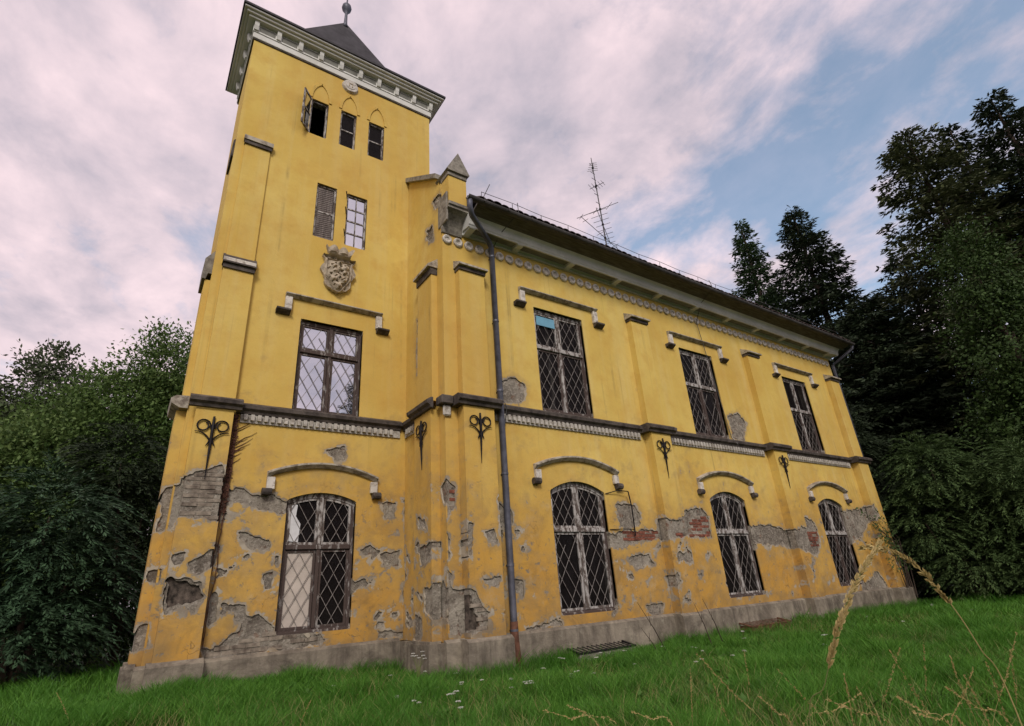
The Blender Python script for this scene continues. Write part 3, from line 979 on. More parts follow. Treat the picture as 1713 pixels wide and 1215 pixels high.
# tower, left corner
t1 = pilaster(0.63, 1.285, YT, 0.20, 0.70, 5.04, TOWER_P, (2.4, 0.69), hole=HOLE_T)
t2 = pilaster(0.68, 1.285, YT, 0.12, 5.26, 8.25, TOWER_P, None)
q = MB().extrude_x([(YT, 8.68), (YT - 0.13, 8.56), (YT - 0.13, 8.52), (YT, 8.52)], 0.65, 1.32)
q.build('cap', 'trim_dark', t2)
MB().box(0.66, 1.31, YT - 0.15, YT, 8.40, 8.518).build('cap', 'white_trim', t2)
MB().box(0.65, 1.32, YT - 0.21, YT, 8.36, 8.398).build('cap_mould', 'trim_dark', t2)
MB().box(0.67, 1.30, YT - 0.16, YT, 8.25, 8.358).build('cap_mould', 'trim_dark', t2)  # dark tone of both moulds stands in for shade under the tower cap
t3 = pilaster(0.70, 1.27, YT, 0.055, 8.60, 11.84, TOWER_P, None)
MB().box(0.66, 1.32, YT - 0.13, YT, 11.94, 12.06).build('cap', 'trim', t3)
MB().box(0.68, 1.30, YT - 0.10, YT, 11.84, 11.938).build('cap_mould', 'trim_dark', t3)  # shade below the upper cap, painted the same way
# its counterpart on the tower's left flank, seen almost edge on
for (xl, z0, z1, fl) in ((0.33, 0.70, 5.04, (2.4, 0.69)), (0.395, 5.26, 8.0, None)):
    core = MB().box(xl + PT, TX0, 11.64 + PT, 12.28, z0, z1).build('pilaster', 'render', house)
    sheet('plaster_coat', 'paint', core, (0, 11.64, 0), u0=xl, u1=TX0 + 0.02, v0=z0, v1=z1, res=0.04, patches=TOWER_P, d_border=0.66, flake=fl, **FR)
    if fl is None:
        MB().extrude_y([(TX0, 8.74), (0.335, 8.50), (0.335, 8.0), (0.40, 8.0), (0.43, 8.15), (TX0, 8.15)], 11.60, 12.32).build('cap', 'stone', core)
MB().extrude_y([(TX0, 11.98), (0.455, 11.92), (0.455, 11.44), (TX0, 11.44)], 11.56, 12.3).build('cap', 'trim_dark', house)


# --- string course with dentils
def prof(yf, k=1.0):
    return [(yf, 5.05), (yf - 0.06 * k, 5.06), (yf - 0.08 * k, 5.11), (yf - 0.14 * k, 5.15), (yf - 0.15 * k, 5.22), (yf - 0.05 * k, 5.285), (yf, 5.285)]


dent_me = MB().box(-0.034, 0.034, -0.062, 0.0, -0.06, 0.06).mesh('dentil')
dent_me.materials.append(M['dentil'])
dent_side = MB().box(-0.062, 0.0, -0.034, 0.034, -0.06, 0.06).mesh('dentil')
dent_side.materials.append(M['dentil'])


def course_x(x0, x1, yf, dentils=True):
    o = MB().extrude_x(prof(yf), x0, x1).build('string_course', 'trim_dark', house)
    if dentils:
        MB().box(x0 + 0.01, x1 - 0.01, yf - 0.035, yf, 4.88, 5.049).build('dentil_band', 'dentil', o, bevel=0.004)
        n = int((x1 - x0 - 0.1) / 0.128)
        for k in range(n):
            d = bpy.data.objects.new('dentil', dent_me)
            d.location = (x0 + 0.1 + 0.128 * k, yf - 0.034, 4.985)
            COL.objects.link(d)
            adopt(d, o)
    return o


for k, c in enumerate(PILS):
    course_x(c - 0.53, min(c + 0.53, 23.3), YW - P1, False)
    for s in (-1, 1):
        x = c + s * 0.45
        MB().box(x - 0.08, min(x + 0.08, 23.28), YW - P1 - 0.002, YW, 5.06, 5.28).build('string_return', 'trim_dark', house)
course_x(PILS[0] + 0.535, PILS[1] - 0.535, YW)
course_x(PILS[1] + 0.535, PILS[2] - 0.535, YW)
course_x(PILS[2] + 0.535, PILS[3] - 0.535, YW)
course_x(1.42, XL - 0.14, YT)
course_x(0.50, 1.415, YT - 0.20, False)
MB().box(1.34, 1.41, YT - 0.2, YT, 5.06, 5.28).build('string_return', 'trim_dark', house)
MB().extrude_y([(0.36, 5.05), (0.22, 5.13), (0.20, 5.22), (0.28, 5.285), (TX0, 5.30), (TX0, 5.05)], 11.46, 12.45).build('string_course', 'trim', house)


def course_y(y0, y1, xf, dentils):
    pr = [(xf - (YW - a[0]), a[1]) for a in prof(YW)]
    o = MB().extrude_y(pr, y0, y1).build('string_course', 'trim_dark', house)
    if dentils:
        MB().box(xf - 0.035, xf, y0 + 0.01, y1 - 0.04, 4.88, 5.049).build('dentil_band', 'dentil', o, bevel=0.004)
        for k in range(int((y1 - y0 - 0.1) / 0.128)):
            d = bpy.data.objects.new('dentil', dent_side)
            d.location = (xf - 0.034, y0 + 0.08 + 0.128 * k, 4.985)
            COL.objects.link(d)
            adopt(d, o)
    return o


course_y(10.67, YT, XL, True)
course_y(9.62, 10.66, 4.78, False)
MB().box(XL - 0.15, PILS[0] - 0.54, YW - 0.15, YW - 0.002, 5.08, 5.27).build('string_course', 'trim_dark', house, bevel=0.02)
MB().box(XL - 0.15, XL, YW, 9.615, 5.08, 5.27).build('string_course', 'trim_dark', house, bevel=0.02)
MB().box(XL - 0.07, PILS[0] - 0.55, YW - 0.07, YW - 0.003, 4.84, 5.078).build('dentil_band', 'dentil', house, bevel=0.03)


# --- hood moulds over the windows
def hood_flat(c, yf, hw, zt, zb, foot):
    b = MB()
    b.extrude_x([(yf, zt), (yf - 0.13, zt - 0.04), (yf - 0.13, zt - 0.065), (yf - 0.04, zt - 0.125), (yf, zt - 0.125)], c - hw, c + hw)
    o = b.build('hood_mould', 'trim', house)
    for s in (-1, 1):
        x = c + s * (hw - 0.075)
        MB().box(x - 0.075, x + 0.075, yf - 0.09, yf - 0.002, zb + 0.06, zt - 0.126).build('hood_leg', 'white_trim', o, bevel=0.008)
        MB().extrude_x([(yf - 0.001, zb - 0.05), (yf - 0.05, zb - 0.05), (yf - 0.16, zb + 0.02), (yf - 0.16, zb + 0.059), (yf - 0.001, zb + 0.059)], min(x, x + s * 0.20) - 0.05, max(x, x + s * 0.20) + 0.05).build('hood_stop', 'trim_dark', o)
    return o


def hood_arch(c, yf, hw, zs, rise, zb):
    n = 14
    prof_ = [(0, 0), (-0.13, -0.03), (-0.13, -0.065), (-0.05, -0.13), (0, -0.13)]
    b = MB()
    for k in range(n + 1):
        u = -1 + 2 * k / n
        x = c + u * hw
        z = zs + rise * (1 - u * u)
        b.v += [(x, yf + p[0], z + p[1]) for p in prof_]
    m = len(prof_)
    for k in range(n):
        for j in range(m):
            a = k * m + j
            a2 = k * m + (j + 1) % m
            b.f.append((a, a2, a2 + m, a + m))
    b.f += [tuple(reversed(range(m))), tuple(n * m + j for j in range(m))]
    o = b.build('hood_mould', 'trim', house)
    for s in (-1, 1):
        x = c + s * (hw - 0.075)
        MB().box(x - 0.075, x + 0.075, yf - 0.09, yf - 0.002, zb + 0.06, zs - 0.13).build('hood_leg', 'white_trim', o, bevel=0.008)
        q = MB()
        q.tube([(x - 0.09 + s * 0.06, yf - 0.07, zb + 0.01), (x + 0.09 + s * 0.06, yf - 0.07, zb + 0.01)], 0.075, 10)
        q.build('hood_stop', 'trim_dark', o)
    return o


for c in WC:
    hood_flat(c + 0.05, YW, 1.31, 8.56, 8.02, 0)
    hood_arch(c + 0.03, YW, 1.26, 4.00, 0.27, 3.60)
hood_flat(3.15, YT, 1.14, 8.05, 7.52, 0)
hood_arch(3.18, YT, 1.13, 3.95, 0.24, 3.52)


# --- windows
def ztop_f(cx, zs, rise, hw):
    return lambda x: zs + rise * max(0.0, 1 - ((x - cx) / hw) ** 2)


def lattice(a, b, c, top, y, rng, drop=0.06, dw=0.235, dh=0.40):
    m = MB()
    dmax = max(top(a + (b - a) * k / 8) for k in range(9))
    for sgn in (1, -1):
        k = math.floor((a / dw) - dmax / dh) - 2
        k = -60
        vals = []
        lo = min(a / dw + sgn * c / dh, a / dw + sgn * dmax / dh)
        hi = max(b / dw + sgn * c / dh, b / dw + sgn * dmax / dh)
        for kk in range(math.ceil(lo), math.floor(hi) + 1):
            pts = []
            for i in range(61):
                z = c + (dmax - c) * i / 60
                x = dw * (kk - sgn * z / dh)
                if a < x < b and z < top(x):
                    pts.append((x, z))
            if len(pts) > 2 and rng.random() > drop:
                p, q = pts[0], pts[-1]
                if rng.random() < drop * 1.5:
                    f = rng.uniform(0.4, 0.8)
                    q = (p[0] + (q[0] - p[0]) * f, p[1] + (q[1] - p[1]) * f)
                m.bar((p[0], y + 0.004 * sgn, p[1]), (q[0] + rng.uniform(-.01, .01), y + 0.004 * sgn, q[1]), 0.0105, 0.008)
    return m


def strip_top(m, a, b, top, th, y0, y1, n=8):
    """head of a frame that follows the arch"""
    for k in range(n):
        xa = a + (b - a) * k / n
        xb = a + (b - a) * (k + 1) / n
        i = len(m.v)
        za, zb = top(xa), top(xb)
        m.v += [(xa, y0, za - th), (xb, y0, zb - th), (xb, y0, zb), (xa, y0, za), (xa, y1, za - th), (xb, y1, zb - th), (xb, y1, zb), (xa, y1, za)]
        m.f += [(i, i + 1, i + 2, i + 3), (i + 4, i + 7, i + 6, i + 5), (i, i + 4, i + 5, i + 1), (i + 3, i + 2, i + 6, i + 7)]


def window(cx, yf, z0, zs, rise, hw, ztr, seed, mats=('wood_dark', 'wood_white', 'wood_white', 'wood_dark'), panes=('glass_dim',) * 4, lat=(1, 1, 1, 1), curtain=True, set_=0.10, label=None):
    rng = random.Random(seed)
    top = ztop_f(cx, zs, rise, hw)
    y0 = yf + set_
    fw = 0.07
    m = MB()
    m.box(cx - hw, cx - hw + fw, y0, y0 + 0.09, z0, zs).box(cx + hw - fw, cx + hw, y0, y0 + 0.09, z0, zs)
    m.box(cx - hw + fw, cx + hw - fw, y0, y0 + 0.09, z0, z0 + fw)
    o = m.build('window', mats[0], house, bevel=0.004)
    if label:
        o['label'] = label
    h = MB()
    strip_top(h, cx - hw, cx + hw, top, 0.085, y0 - 0.004, y0 + 0.092)
    h.build('head', mats[2], o)
    MB().box(cx - hw - 0.02, cx + hw + 0.02, y0 - 0.06, y0 - 0.002, z0 - 0.01, z0 + 0.045).build('sill', mats[0], o, bevel=0.006)
    MB().box(cx - 0.04, cx + 0.04, y0 - 0.02, y0 + 0.08, ztr + 0.045, top(cx) - 0.085).build('mullion', mats[2], o, bevel=0.006)
    MB().box(cx - 0.035, cx + 0.035, y0 - 0.015, y0 + 0.08, z0 + fw, ztr - 0.045).build('mullion', mats[1] if mats[3] != 'wood_dark' or rng.random() < 0.6 else mats[3], o, bevel=0.006)
    MB().box(cx - hw + fw, cx + hw - fw, y0 - 0.03, y0 + 0.08, ztr - 0.044, ztr + 0.044).build('transom', mats[1], o, bevel=0.008)
    e = 0.004
    lights = [(cx - hw + fw + e, cx - 0.045, ztr + 0.05, None), (cx + 0.045, cx + hw - fw - e, ztr + 0.05, None),
              (cx - hw + fw + e, cx - 0.045, z0 + fw + e, ztr - 0.05), (cx + 0.045, cx + hw - fw - e, z0 + fw + e, ztr - 0.05)]
    for k, (a, bb, c, d) in enumerate(lights):
        tp = (lambda x: top(x) - 0.09) if d is None else (lambda x, d=d: d)
        cw = 0.045
        cm = mats[2] if k < 2 else mats[3]
        q = MB()
        q.box(a, a + cw, y0 + 0.012, y0 + 0.06, c, tp(a) - 0.004).box(bb - cw, bb, y0 + 0.012, y0 + 0.06, c, tp(bb) - 0.004)
        q.box(a + cw, bb - cw, y0 + 0.012, y0 + 0.06, c, c + cw)
        strip_top(q, a + cw, bb - cw, tp, cw, y0 + 0.014, y0 + 0.058, 6)
        q.build('casement', cm, o)
        ia, ib, ic = a + cw, bb - cw, c + cw
        it = lambda x, tp=tp: tp(x) - cw
        if panes[k]:
            g = MB()
            n = 6
            for j in range(n):
                xa = ia + (ib - ia) * j / n
                xb = ia + (ib - ia) * (j + 1) / n
                i = len(g.v)
                g.v += [(xa, y0 + 0.042, ic), (xb, y0 + 0.042, ic), (xb, y0 + 0.042, it(xb)), (xa, y0 + 0.042, it(xa))]
                g.f.append((i, i + 1, i + 2, i + 3))
            g.build('pane', panes[k], o)
        if lat[k]:
            L = lattice(ia - 0.01, ib + 0.01, ic - 0.01, lambda x: it(x) + 0.01, y0 + 0.016, rng, drop=0.04 * lat[k])
            if L.v:
                L.build('lattice', 'lattice', o)
    if curtain:
        for s in (-1, 1):
            if rng.random() < 0.8:
                g = MB()
                xa = cx + s * rng.uniform(0.12, 0.25)
                wd = rng.uniform(0.14, 0.30) * s
                z1 = zs - 0.05
                n, r = 14, 12
                for i in range(r + 1):
                    z = z0 + 0.1 + (z1 - z0 - 0.1) * i / r
                    for j in range(n + 1):
                        u = j / n
                        tw = wd * (0.55 + 0.45 * abs(i / r - 0.35))
                        g.v.append((xa + tw * u + 0.02 * math.sin(i * 0.9 + s), yf + 0.32 + 0.03 * math.sin(u * 16 + i * 0.2), z))
                for i in range(r):
                    for j in range(n):
                        k = i * (n + 1) + j
                        g.f.append((k, k + 1, k + n + 2, k + n + 1))
                g.build('curtain', 'curtain', o, smooth=True)
    return o


WH = ('wood_dark', 'wood_white', 'wood_white', 'wood_white')
WD = ('wood_dark', 'wood_white', 'wood_white', 'wood_dark')
up1 = window(WC[0], YW, 5.30, 8.10, 0, 0.82, 7.02, 1, WD)
MB().box(WC[0] - 0.68, WC[0] - 0.09, YW + 0.095, YW + 0.112, 7.66, 7.92).build('blue_board', 'blue_board', up1)
window(WC[1], YW, 5.30, 8.10, 0, 0.82, 6.92, 2, WD)
window(WC[2], YW, 5.30, 8.10, 0, 0.82, 6.85, 3, WD, lat=(0, 0, 1, 1))
lo1 = window(WC[0], YW, 0.90, 3.44, 0.23, 0.82, 2.60, 4, WH, lat=(1, 1, 3, 2))
window(WC[1], YW, 0.90, 3.44, 0.23, 0.82, 2.56, 5, WH, lat=(2, 1, 2, 3))
window(WC[2], YW, 0.90, 3.44, 0.23, 0.82, 2.52, 6, WD)
window(3.12, YT, 5.25, 7.47, 0, 0.73, 6.72, 7, ('wood_dark', 'wood_dark', 'wood_dark', 'wood_dark'), ('glass_sky',) * 4, (1, 1, 1, 1), False)
tl = window(3.18, YT, 0.96, 3.40, 0.16, 0.70, 2.50, 8, ('wood_dark', 'wood_dark', 'wood_white', 'wood_dark'), ('glass_dim', 'glass_dim', 'board', 'glass_dim'), (1, 1, 1, 1), False)
MB().extrude_y([(2.60, 2.62), (2.78, 2.60), (2.80, 2.95), (2.70, 3.10), (2.72, 3.32), (2.60, 3.36)], YT + 0.128, YT + 0.133).build('torn_paper', 'paper', tl)


def slim_window(cx, yf, z0, z1, hw, cols, rows, fm, pm, fill=True, mesh_bars=False):
    y0 = yf + 0.06
    m = MB()
    f = 0.05
    m.box(cx - hw, cx - hw + f, y0, y0 + 0.08, z0, z1).box(cx + hw - f, cx + hw, y0, y0 + 0.08, z0, z1)
    m.box(cx - hw + f, cx + hw - f, y0, y0 + 0.08, z0, z0 + f).box(cx - hw + f, cx + hw - f, y0, y0 + 0.08, z1 - f, z1)
    o = m.build('window', fm, house, bevel=0.004)
    if not fill:
        return o
    ia, ib, ja, jb = cx - hw + f, cx + hw - f, z0 + f, z1 - f
    for k in range(1, cols):
        x = ia + (ib - ia) * k / cols
        MB().box(x - 0.013, x + 0.013, y0 + 0.01, y0 + 0.05, ja, jb).build('glazing_bar', fm, o)
    for k in range(1, rows):
        z = ja + (jb - ja) * k / rows
        MB().box(ia, ib, y0 + 0.012, y0 + 0.048, z - 0.018, z + 0.018).build('glazing_bar', fm, o)
    for a in range(cols):
        for r in range(rows):
            xa = ia + (ib - ia) * a / cols + 0.012
            xb = ia + (ib - ia) * (a + 1) / cols - 0.012
            za = ja + (jb - ja) * r / rows + 0.012
            zb = ja + (jb - ja) * (r + 1) / rows - 0.012
            MB().box(xa, xb, y0 + 0.03, y0 + 0.034, za, zb).build('pane', pm, o)
            if mesh_bars:
                q = MB()
                n = int((zb - za) / 0.055)
                for j in range(1, n):
                    z = za + (zb - za) * j / n
                    q.bar((xa, y0 + 0.02, z - 0.02), (xb, y0 + 0.02, z + 0.02), 0.008, 0.006)
                q.build('louvre', 'wood_dark', o)
    return o


wm = slim_window(2.72, YT, 9.80, 11.46, 0.255, 1, 2, 'wood_white', 'curtain', mesh_bars=True)
wr = slim_window(3.52, YT, 9.80, 11.44, 0.275, 2, 4, 'wood_white', 'glass_sky')
for z in (11.25, 10.75, 10.05):
    MB().tube([(3.24, YT - 0.005, z + 0.02), (3.20, YT - 0.12, z), (3.17, YT - 0.16, z + 0.10)], 0.014, 5).build('hinge_hook', 'iron', wr)
wa = slim_window(2.335, YT, 13.0, 14.26, 0.235, 1, 2, 'wood_white', 'glass_dim', fill=False)
slim_window(3.14, YT, 13.0, 14.28, 0.225, 1, 2, 'wood_white', 'glass_dim')
slim_window(3.955, YT, 13.0, 14.28, 0.235, 1, 2, 'wood_white', 'glass_dim')
# casement of the first tower window swung open to the outside
hx, hy = 2.12, YT + 0.04
ang = math.radians(131)
q = MB()
for (u0, u1, z0, z1) in ((0, 0.045, 13.02, 14.24), (0.36, 0.405, 13.02, 14.24), (0.045, 0.36, 13.02, 13.07), (0.045, 0.36, 14.19, 14.24), (0.045, 0.36, 13.61, 13.65)):
    q.box(u0, u1, -0.02, 0.02, z0, z1)
g = MB().box(0.046, 0.359, -0.003, 0.003, 13.07, 14.19)
for mb in (q, g):
    mb.v = [(hx + x * math.cos(-ang) - y * math.sin(-ang), hy + x * math.sin(-ang) + y * math.cos(-ang), z) for x, y, z in mb.v]
q.build('open_casement', 'wood_white', wa)
g.build('pane', 'glass_sky', wa)
# pointed blind arches over the top windows
for cx, hw, zb in ((2.335, 0.26, 14.30), (3.14, 0.26, 14.32), (3.955, 0.26, 14.32)):
    pts = []
    for k in range(9):
        t = k / 8
        th = t * 1.281
        pts.append((cx + hw * 0.4 - 1.4 * hw * math.cos(th), zb + 0.60 * math.sin(th) / math.sin(1.281)))
    q = MB()
    for s in (-1, 1):
        P = [(cx + s * (x - cx), YT - 0.004, z) for x, z in pts]
        for a, bb in zip(P[:-1], P[1:]):
            q.bar(a, bb, 0.075, 0.05)
    q.build('blind_arch', 'paint', house)


# --- carved arms and round medallion
def arms_outline(X, Y):
    u = X - 3.13
    v = Y - 8.80
    hw = 0.38 + 0.045 * np.sin(v * 15) - np.clip(-v - 0.10, 0, 9) * 0.62 - np.clip(-v - 0.4, 0, 9) * 0.8
    sh = np.maximum(np.abs(u) - hw, np.abs(v + 0.05) - 0.52)
    cw = 0.26 + 0.10 * np.clip((v - 0.5) / 0.25, 0, 1)
    spikes = 0.66 + 0.07 * np.abs(np.sin((u + 0.05) * 13.0))
    cr = np.maximum(np.abs(u + 0.02) - cw, np.maximum(0.47 - v, v - spikes))
    return -np.minimum(sh, cr)


def arms_relief(X, Y):
    u = X - 3.13
    v = Y - 8.80
    h = 0.02 + 0.0 * u
    hw = 0.27 - np.clip(-v - 0.08, 0, 9) * 0.60
    inner = np.maximum(np.abs(u) - hw, np.abs(v + 0.05) - 0.40)
    h = h + 0.05 * np.clip(-inner * 25, 0, 1)
    rim = np.exp(-((inner - 0.03) / 0.018) ** 2)
    h = h + 0.04 * rim
    for (a, c, r, k) in ((-0.13, 0.16, 0.07, .06), (0.13, 0.16, 0.07, .06), (-0.10, 0.04, 0.05, .05), (0.12, 0.03, 0.05, .05), (0.0, -0.10, 0.08, .05), (-0.12, -0.18, 0.05, .05), (0.12, -0.18, 0.05, .05), (0, -0.34, 0.06, .05), (0, 0.12, 0.035, .07), (0.0, 0.30, 0.05, .05)):
        h = h + k * np.exp(-(((u - a) ** 2 + (v - c) ** 2) / r ** 2))
    h = h + 0.02 * np.sin(u * 40 + v * 25) * np.exp(-((inner - 0.09) / 0.05) ** 2)
    h = h + np.where(v > 0.47, 0.06 + 0.05 * np.abs(np.sin((u + 0.05) * 13.0)) * (v > 0.55) + 0.04 * np.exp(-((v - 0.50) / 0.025) ** 2), 0)
    g_ = np.maximum(np.abs(np.sin(u * 30 + 1.2 * np.sin(v * 22))), np.abs(np.sin(v * 26 + 1.1 * np.sin(u * 24))))
    h = h - 0.045 * (g_ < 0.62) * (inner < -0.02)
    return 1.5 * h + 0.03 * fbm(X * 9, Y * 9, 2, 3)


sheet('coat_of_arms', 'arms', house, (0, YT - 0.05, 0), u0=2.66, u1=3.60, v0=8.15, v1=9.60, res=0.02, openings=[arms_outline], d_open=0.09, disp=arms_relief, **FR)
q = MB()
for (r0, r1, ya, yb) in ((0.24, 0.21, 0.0, 0.07), (0.15, 0.13, 0.0, 0.085)):
    q.disc((3.11, 15.28), r0, YT - yb, YT - ya, 22, r1)
md = q.build('medallion', 'white_trim', house)
MB().bar((3.06, YT - 0.09, 15.22), (3.06, YT - 0.09, 15.34), 0.025, 0.02).bar((3.15, YT - 0.09, 15.22), (3.15, YT - 0.09, 15.34), 0.025, 0.02).bar((3.05, YT - 0.09, 15.34), (3.17, YT - 0.09, 15.34), 0.025, 0.02).build('monogram', 'arms', md)

# --- main cornice of the wing
cp_ = [(YW + 0.02, 9.55), (9.42, 9.55), (9.42, 9.60), (9.39, 9.645), (9.10, 9.60), (9.095, 9.63), (9.07, 9.66), (9.06, 9.74), (9.04, 9.80), (9.00, 9.835), (8.97, 9.85), (8.97, 10.02), (YW + 0.02, 10.02)]
corn = MB().extrude_x(cp_, 5.502, 23.25).build('cornice', 'cornice', house)
br_me = MB().extrude_x([(9.415, 9.55), (9.38, 9.55), (9.30, 9.57), (9.15, 9.565), (9.11, 9.58), (9.11, 9.625), (9.415, 9.648)], -0.085, 0.085).mesh('cornice_bracket')
br_me.materials.append(M['cornice'])
pan_me = MB().extrude_x([(9.15, 9.600), (9.36, 9.632), (9.36, 9.638), (9.15, 9.606)], -0.74, 0.74).mesh('cornice_panel')
pan_me.materials.append(M['panel_shade'])  # darker plate paints the shaded soffit between brackets
bx = [5.62, 7.05, 8.80, 10.58, 12.36, 14.12, 15.86, 17.58, 19.28, 20.96, 22.60]
for k, x in enumerate(bx):
    d = bpy.data.objects.new('cornice_bracket', br_me)
    d.location = (x, 0, 0)
    COL.objects.link(d)
    adopt(d, corn)
    if k + 1 < len(bx):
        d = bpy.data.objects.new('cornice_panel', pan_me)
        d.location = ((x + bx[k + 1]) / 2, 0, 0)
        d.scale = ((bx[k + 1] - x - 0.2) / 1.5, 1, 1)
        COL.objects.link(d)
        adopt(d, corn)
# frieze of roundels
n = 14
q = MB()
rings = [(0.125, 0.0), (0.122, -0.045), (0.095, -0.065), (0.062, -0.05), (0.05, -0.022), (0.0, -0.02)]
for r, y in rings:
    for k in range(n):
        a = 2 * math.pi * k / n
        q.v.append((r * math.cos(a), y, r * math.sin(a)))
for i in range(len(rings) - 1):
    for k in range(n):
        q.f.append((i * n + k, i * n + (k + 1) % n, (i + 1) * n + (k + 1) % n, (i + 1) * n + k))
rd_me = q.mesh('roundel')
rd_me.materials.append(M['white_trim'])
x = 5.10
while x < 23.0:
    d = bpy.data.objects.new('roundel', rd_me)
    d.location = (x, YW - 0.001, 9.30)
    COL.objects.link(d)
    adopt(d, house)
    x += 0.30

# --- roof of the wing
EY, EZ = 8.60, 10.02
RY, RZ = 15.3, 10.02 + 0.7 * 6.7
roof = MB().extrude_x([(EY, EZ), (RY, RZ), (22.0, EZ), (22.0, EZ + 0.1), (RY, RZ + 0.12), (EY, EZ + 0.05)], 5.51, 23.55).build('roof', 'tile', house)
MB().extrude_x([(EY + 0.03, EZ - 0.05), (8.969, 9.856), (8.969, 9.90), (EY + 0.03, EZ - 0.005)], 5.51, 23.5).build('eaves_soffit', 'soffit', roof)
tm = MB()
for k in range(6):
    a0 = math.pi * k / 6
    a1 = math.pi * (k + 1) / 6
    p = [(0.105 * math.cos(a), 0.05 * math.sin(a)) for a in (a0, a1)]
    i = len(tm.v)
    for (yy, zz_) in ((0.0, 0.0), (0.40, 0.28)):
        tm.v += [(p[0][0], yy, zz_ + p[0][1]), (p[1][0], yy, zz_ + p[1][1]), (p[1][0], yy, zz_ + p[1][1] - 0.016), (p[0][0], yy, zz_ + p[0][1] - 0.016)]
    tm.f += [(i, i + 1, i + 5, i + 4), (i + 3, i + 7, i + 6, i + 2), (i, i + 3, i + 2, i + 1)]
tile_me = tm.mesh('roof_tile')
tile_me.materials.append(M['tile'])
rt = random.Random(3)
x = 5.60
while x < 23.5:
    for row in range(2):
        d = bpy.data.objects.new('roof_tile', tile_me)
        d.location = (x + rt.uniform(-.008, .008), EY - 0.05 + 0.30 * row + rt.uniform(-.015, .015), EZ + 0.055 + 0.21 * row + rt.uniform(0, .018))
        d.rotation_euler = (rt.uniform(-.03, .03), rt.uniform(-.05, .05), rt.uniform(-.02, .02))
        COL.objects.link(d)
        adopt(d, roof)
    x += 0.215
q = MB()
n = 8
P = []
for k in range(n + 1):
    a = math.pi + math.pi * k / n
    P.append((8.56 + 0.085 * math.cos(a), 9.985 + 0.085 * math.sin(a)))
P2_ = [(y + (8.56 - y) * 0.12, z + 0.008) for y, z in reversed(P)]
q.extrude_x(P + P2_, 5.18, 23.62)
gut = q.build('gutter', 'gutter', house)
for k in range(26):
    x = 5.6 + 0.7 * k
    if x < 23.5:
        MB().box(x - 0.015, x + 0.015, 8.465, 8.475, 9.93, 10.0).build('gutter_hook', 'gutter', gut)
dp = MB().tube([(5.25, 8.58, 10.0), (5.26, 8.60, 9.72), (5.36, 8.70, 9.60), (6.18, 9.26, 9.46), (6.285, 9.34, 9.36), (6.285, 9.34, 0.62), (6.285, 9.30, 0.30), (6.285, 9.22, 0.12)], 0.068, 12).build('downpipe', 'zinc', house, smooth=True)
for z in (9.1, 7.3, 5.55, 3.7, 1.9, 0.75):
    MB().tube([(6.285, 9.34, z - 0.02), (6.285, 9.34, z + 0.02)], 0.078, 12).build('pipe_collar', 'zinc', dp)
    MB().box(6.27, 6.30, 9.40, 9.50, z - 0.015, z + 0.015).build('pipe_bracket', 'iron', dp)
MB().tube([(6.285, 9.34, 0.9), (6.287, 9.34, 0.62), (6.285, 9.30, 0.30), (6.285, 9.20, 0.06)], 0.077, 12).build('pipe_shoe', 'rust', dp, smooth=True)
# second downpipe round the far corner
MB().tube([(23.55, 8.56, 10.0), (23.58, 8.62, 9.80), (23.40, 9.2, 9.45), (23.28, 9.42, 9.30), (23.26, 9.44, 0.2)], 0.055, 10).build('downpipe', 'zinc', house, smooth=True)
# lightning conductor: wire above the eaves, drops down the wall
wv = [(5.6 + 0.9 * k, 8.60, 10.30 + (0.03 if k % 2 else 0)) for k in range(20)]
lw = MB().tube(wv, 0.007, 4).build('conductor_wire', 'wire', house)
for k in range(20):
    MB().tube([(5.6 + 0.9 * k, 8.62, 10.12), (5.6 + 0.9 * k, 8.60, 10.31)], 0.007, 4).build('wire_holder', 'iron', lw)
MB().tube([(6.62, 8.55, 10.35), (6.60, 8.50, 10.0), (6.45, 9.05, 9.75), (6.40, 9.40, 9.50), (6.40, 9.44, 5.4), (6.42, 9.30, 5.2), (6.41, 9.44, 4.7), (6.40, 9.44, 0.7), (6.42, 9.33, 0.1)], 0.011, 5).build('conductor_wire', 'wire', house)
for z in (8.6, 7.9, 6.9, 6.2, 4.4, 3.6, 2.4, 1.5):
    MB().box(6.385, 6.415, 9.42, YW, z, z + 0.03).build('wire_clip', 'iron', house)
MB().tube([(14.25, 8.58, 10.35), (14.25, 8.50, 10.0), (14.3, 9.1, 9.75), (14.3, 9.40, 9.2), (14.85, 9.45, 5.35), (14.87, 9.30, 5.1)], 0.011, 5).build('conductor_wire', 'wire', house)
MB().tube([(5.70, 8.75, 10.2), (5.92, 8.70, 10.75)], 0.010, 5).build('air_rod', 'wire', house)

# --- gable parapet with coping, kneeler and gablet
gp = MB().box(XL + 0.02, 5.5, 9.14, YW + 0.03, 10.06, 11.0).build('parapet', 'paint', house)
MB().extrude_x([(YW + 0.02, 9.46), (9.44, 9.47), (9.43, 9.55), (9.41, 9.68), (9.35, 9.82), (9.25, 9.93), (9.10, 9.98), (9.10, 10.04), (9.06, 10.06), (9.06, 10.14), (9.12, 10.15), (YW + 0.02, 10.15)], XL - 0.02, 5.5).build('kneeler', 'stone', gp)
MB().box(XL - 0.03, XL + 0.018, 9.16, YW + 0.16, 9.64, 10.5).build('kneeler', 'stone', gp, bevel=0.02)
MB().box(XL + 0.0, 5.515, 9.11, 9.60, 10.98, 11.12).build('gablet_block', 'stone', gp, bevel=0.015)
MB().extrude_y([(XL - 0.05, 11.14), (5.25, 11.74), (5.57, 11.14), (5.52, 11.10), (XL - 0.0, 11.10)], 9.06, 9.72).build('gablet', 'stone', gp)
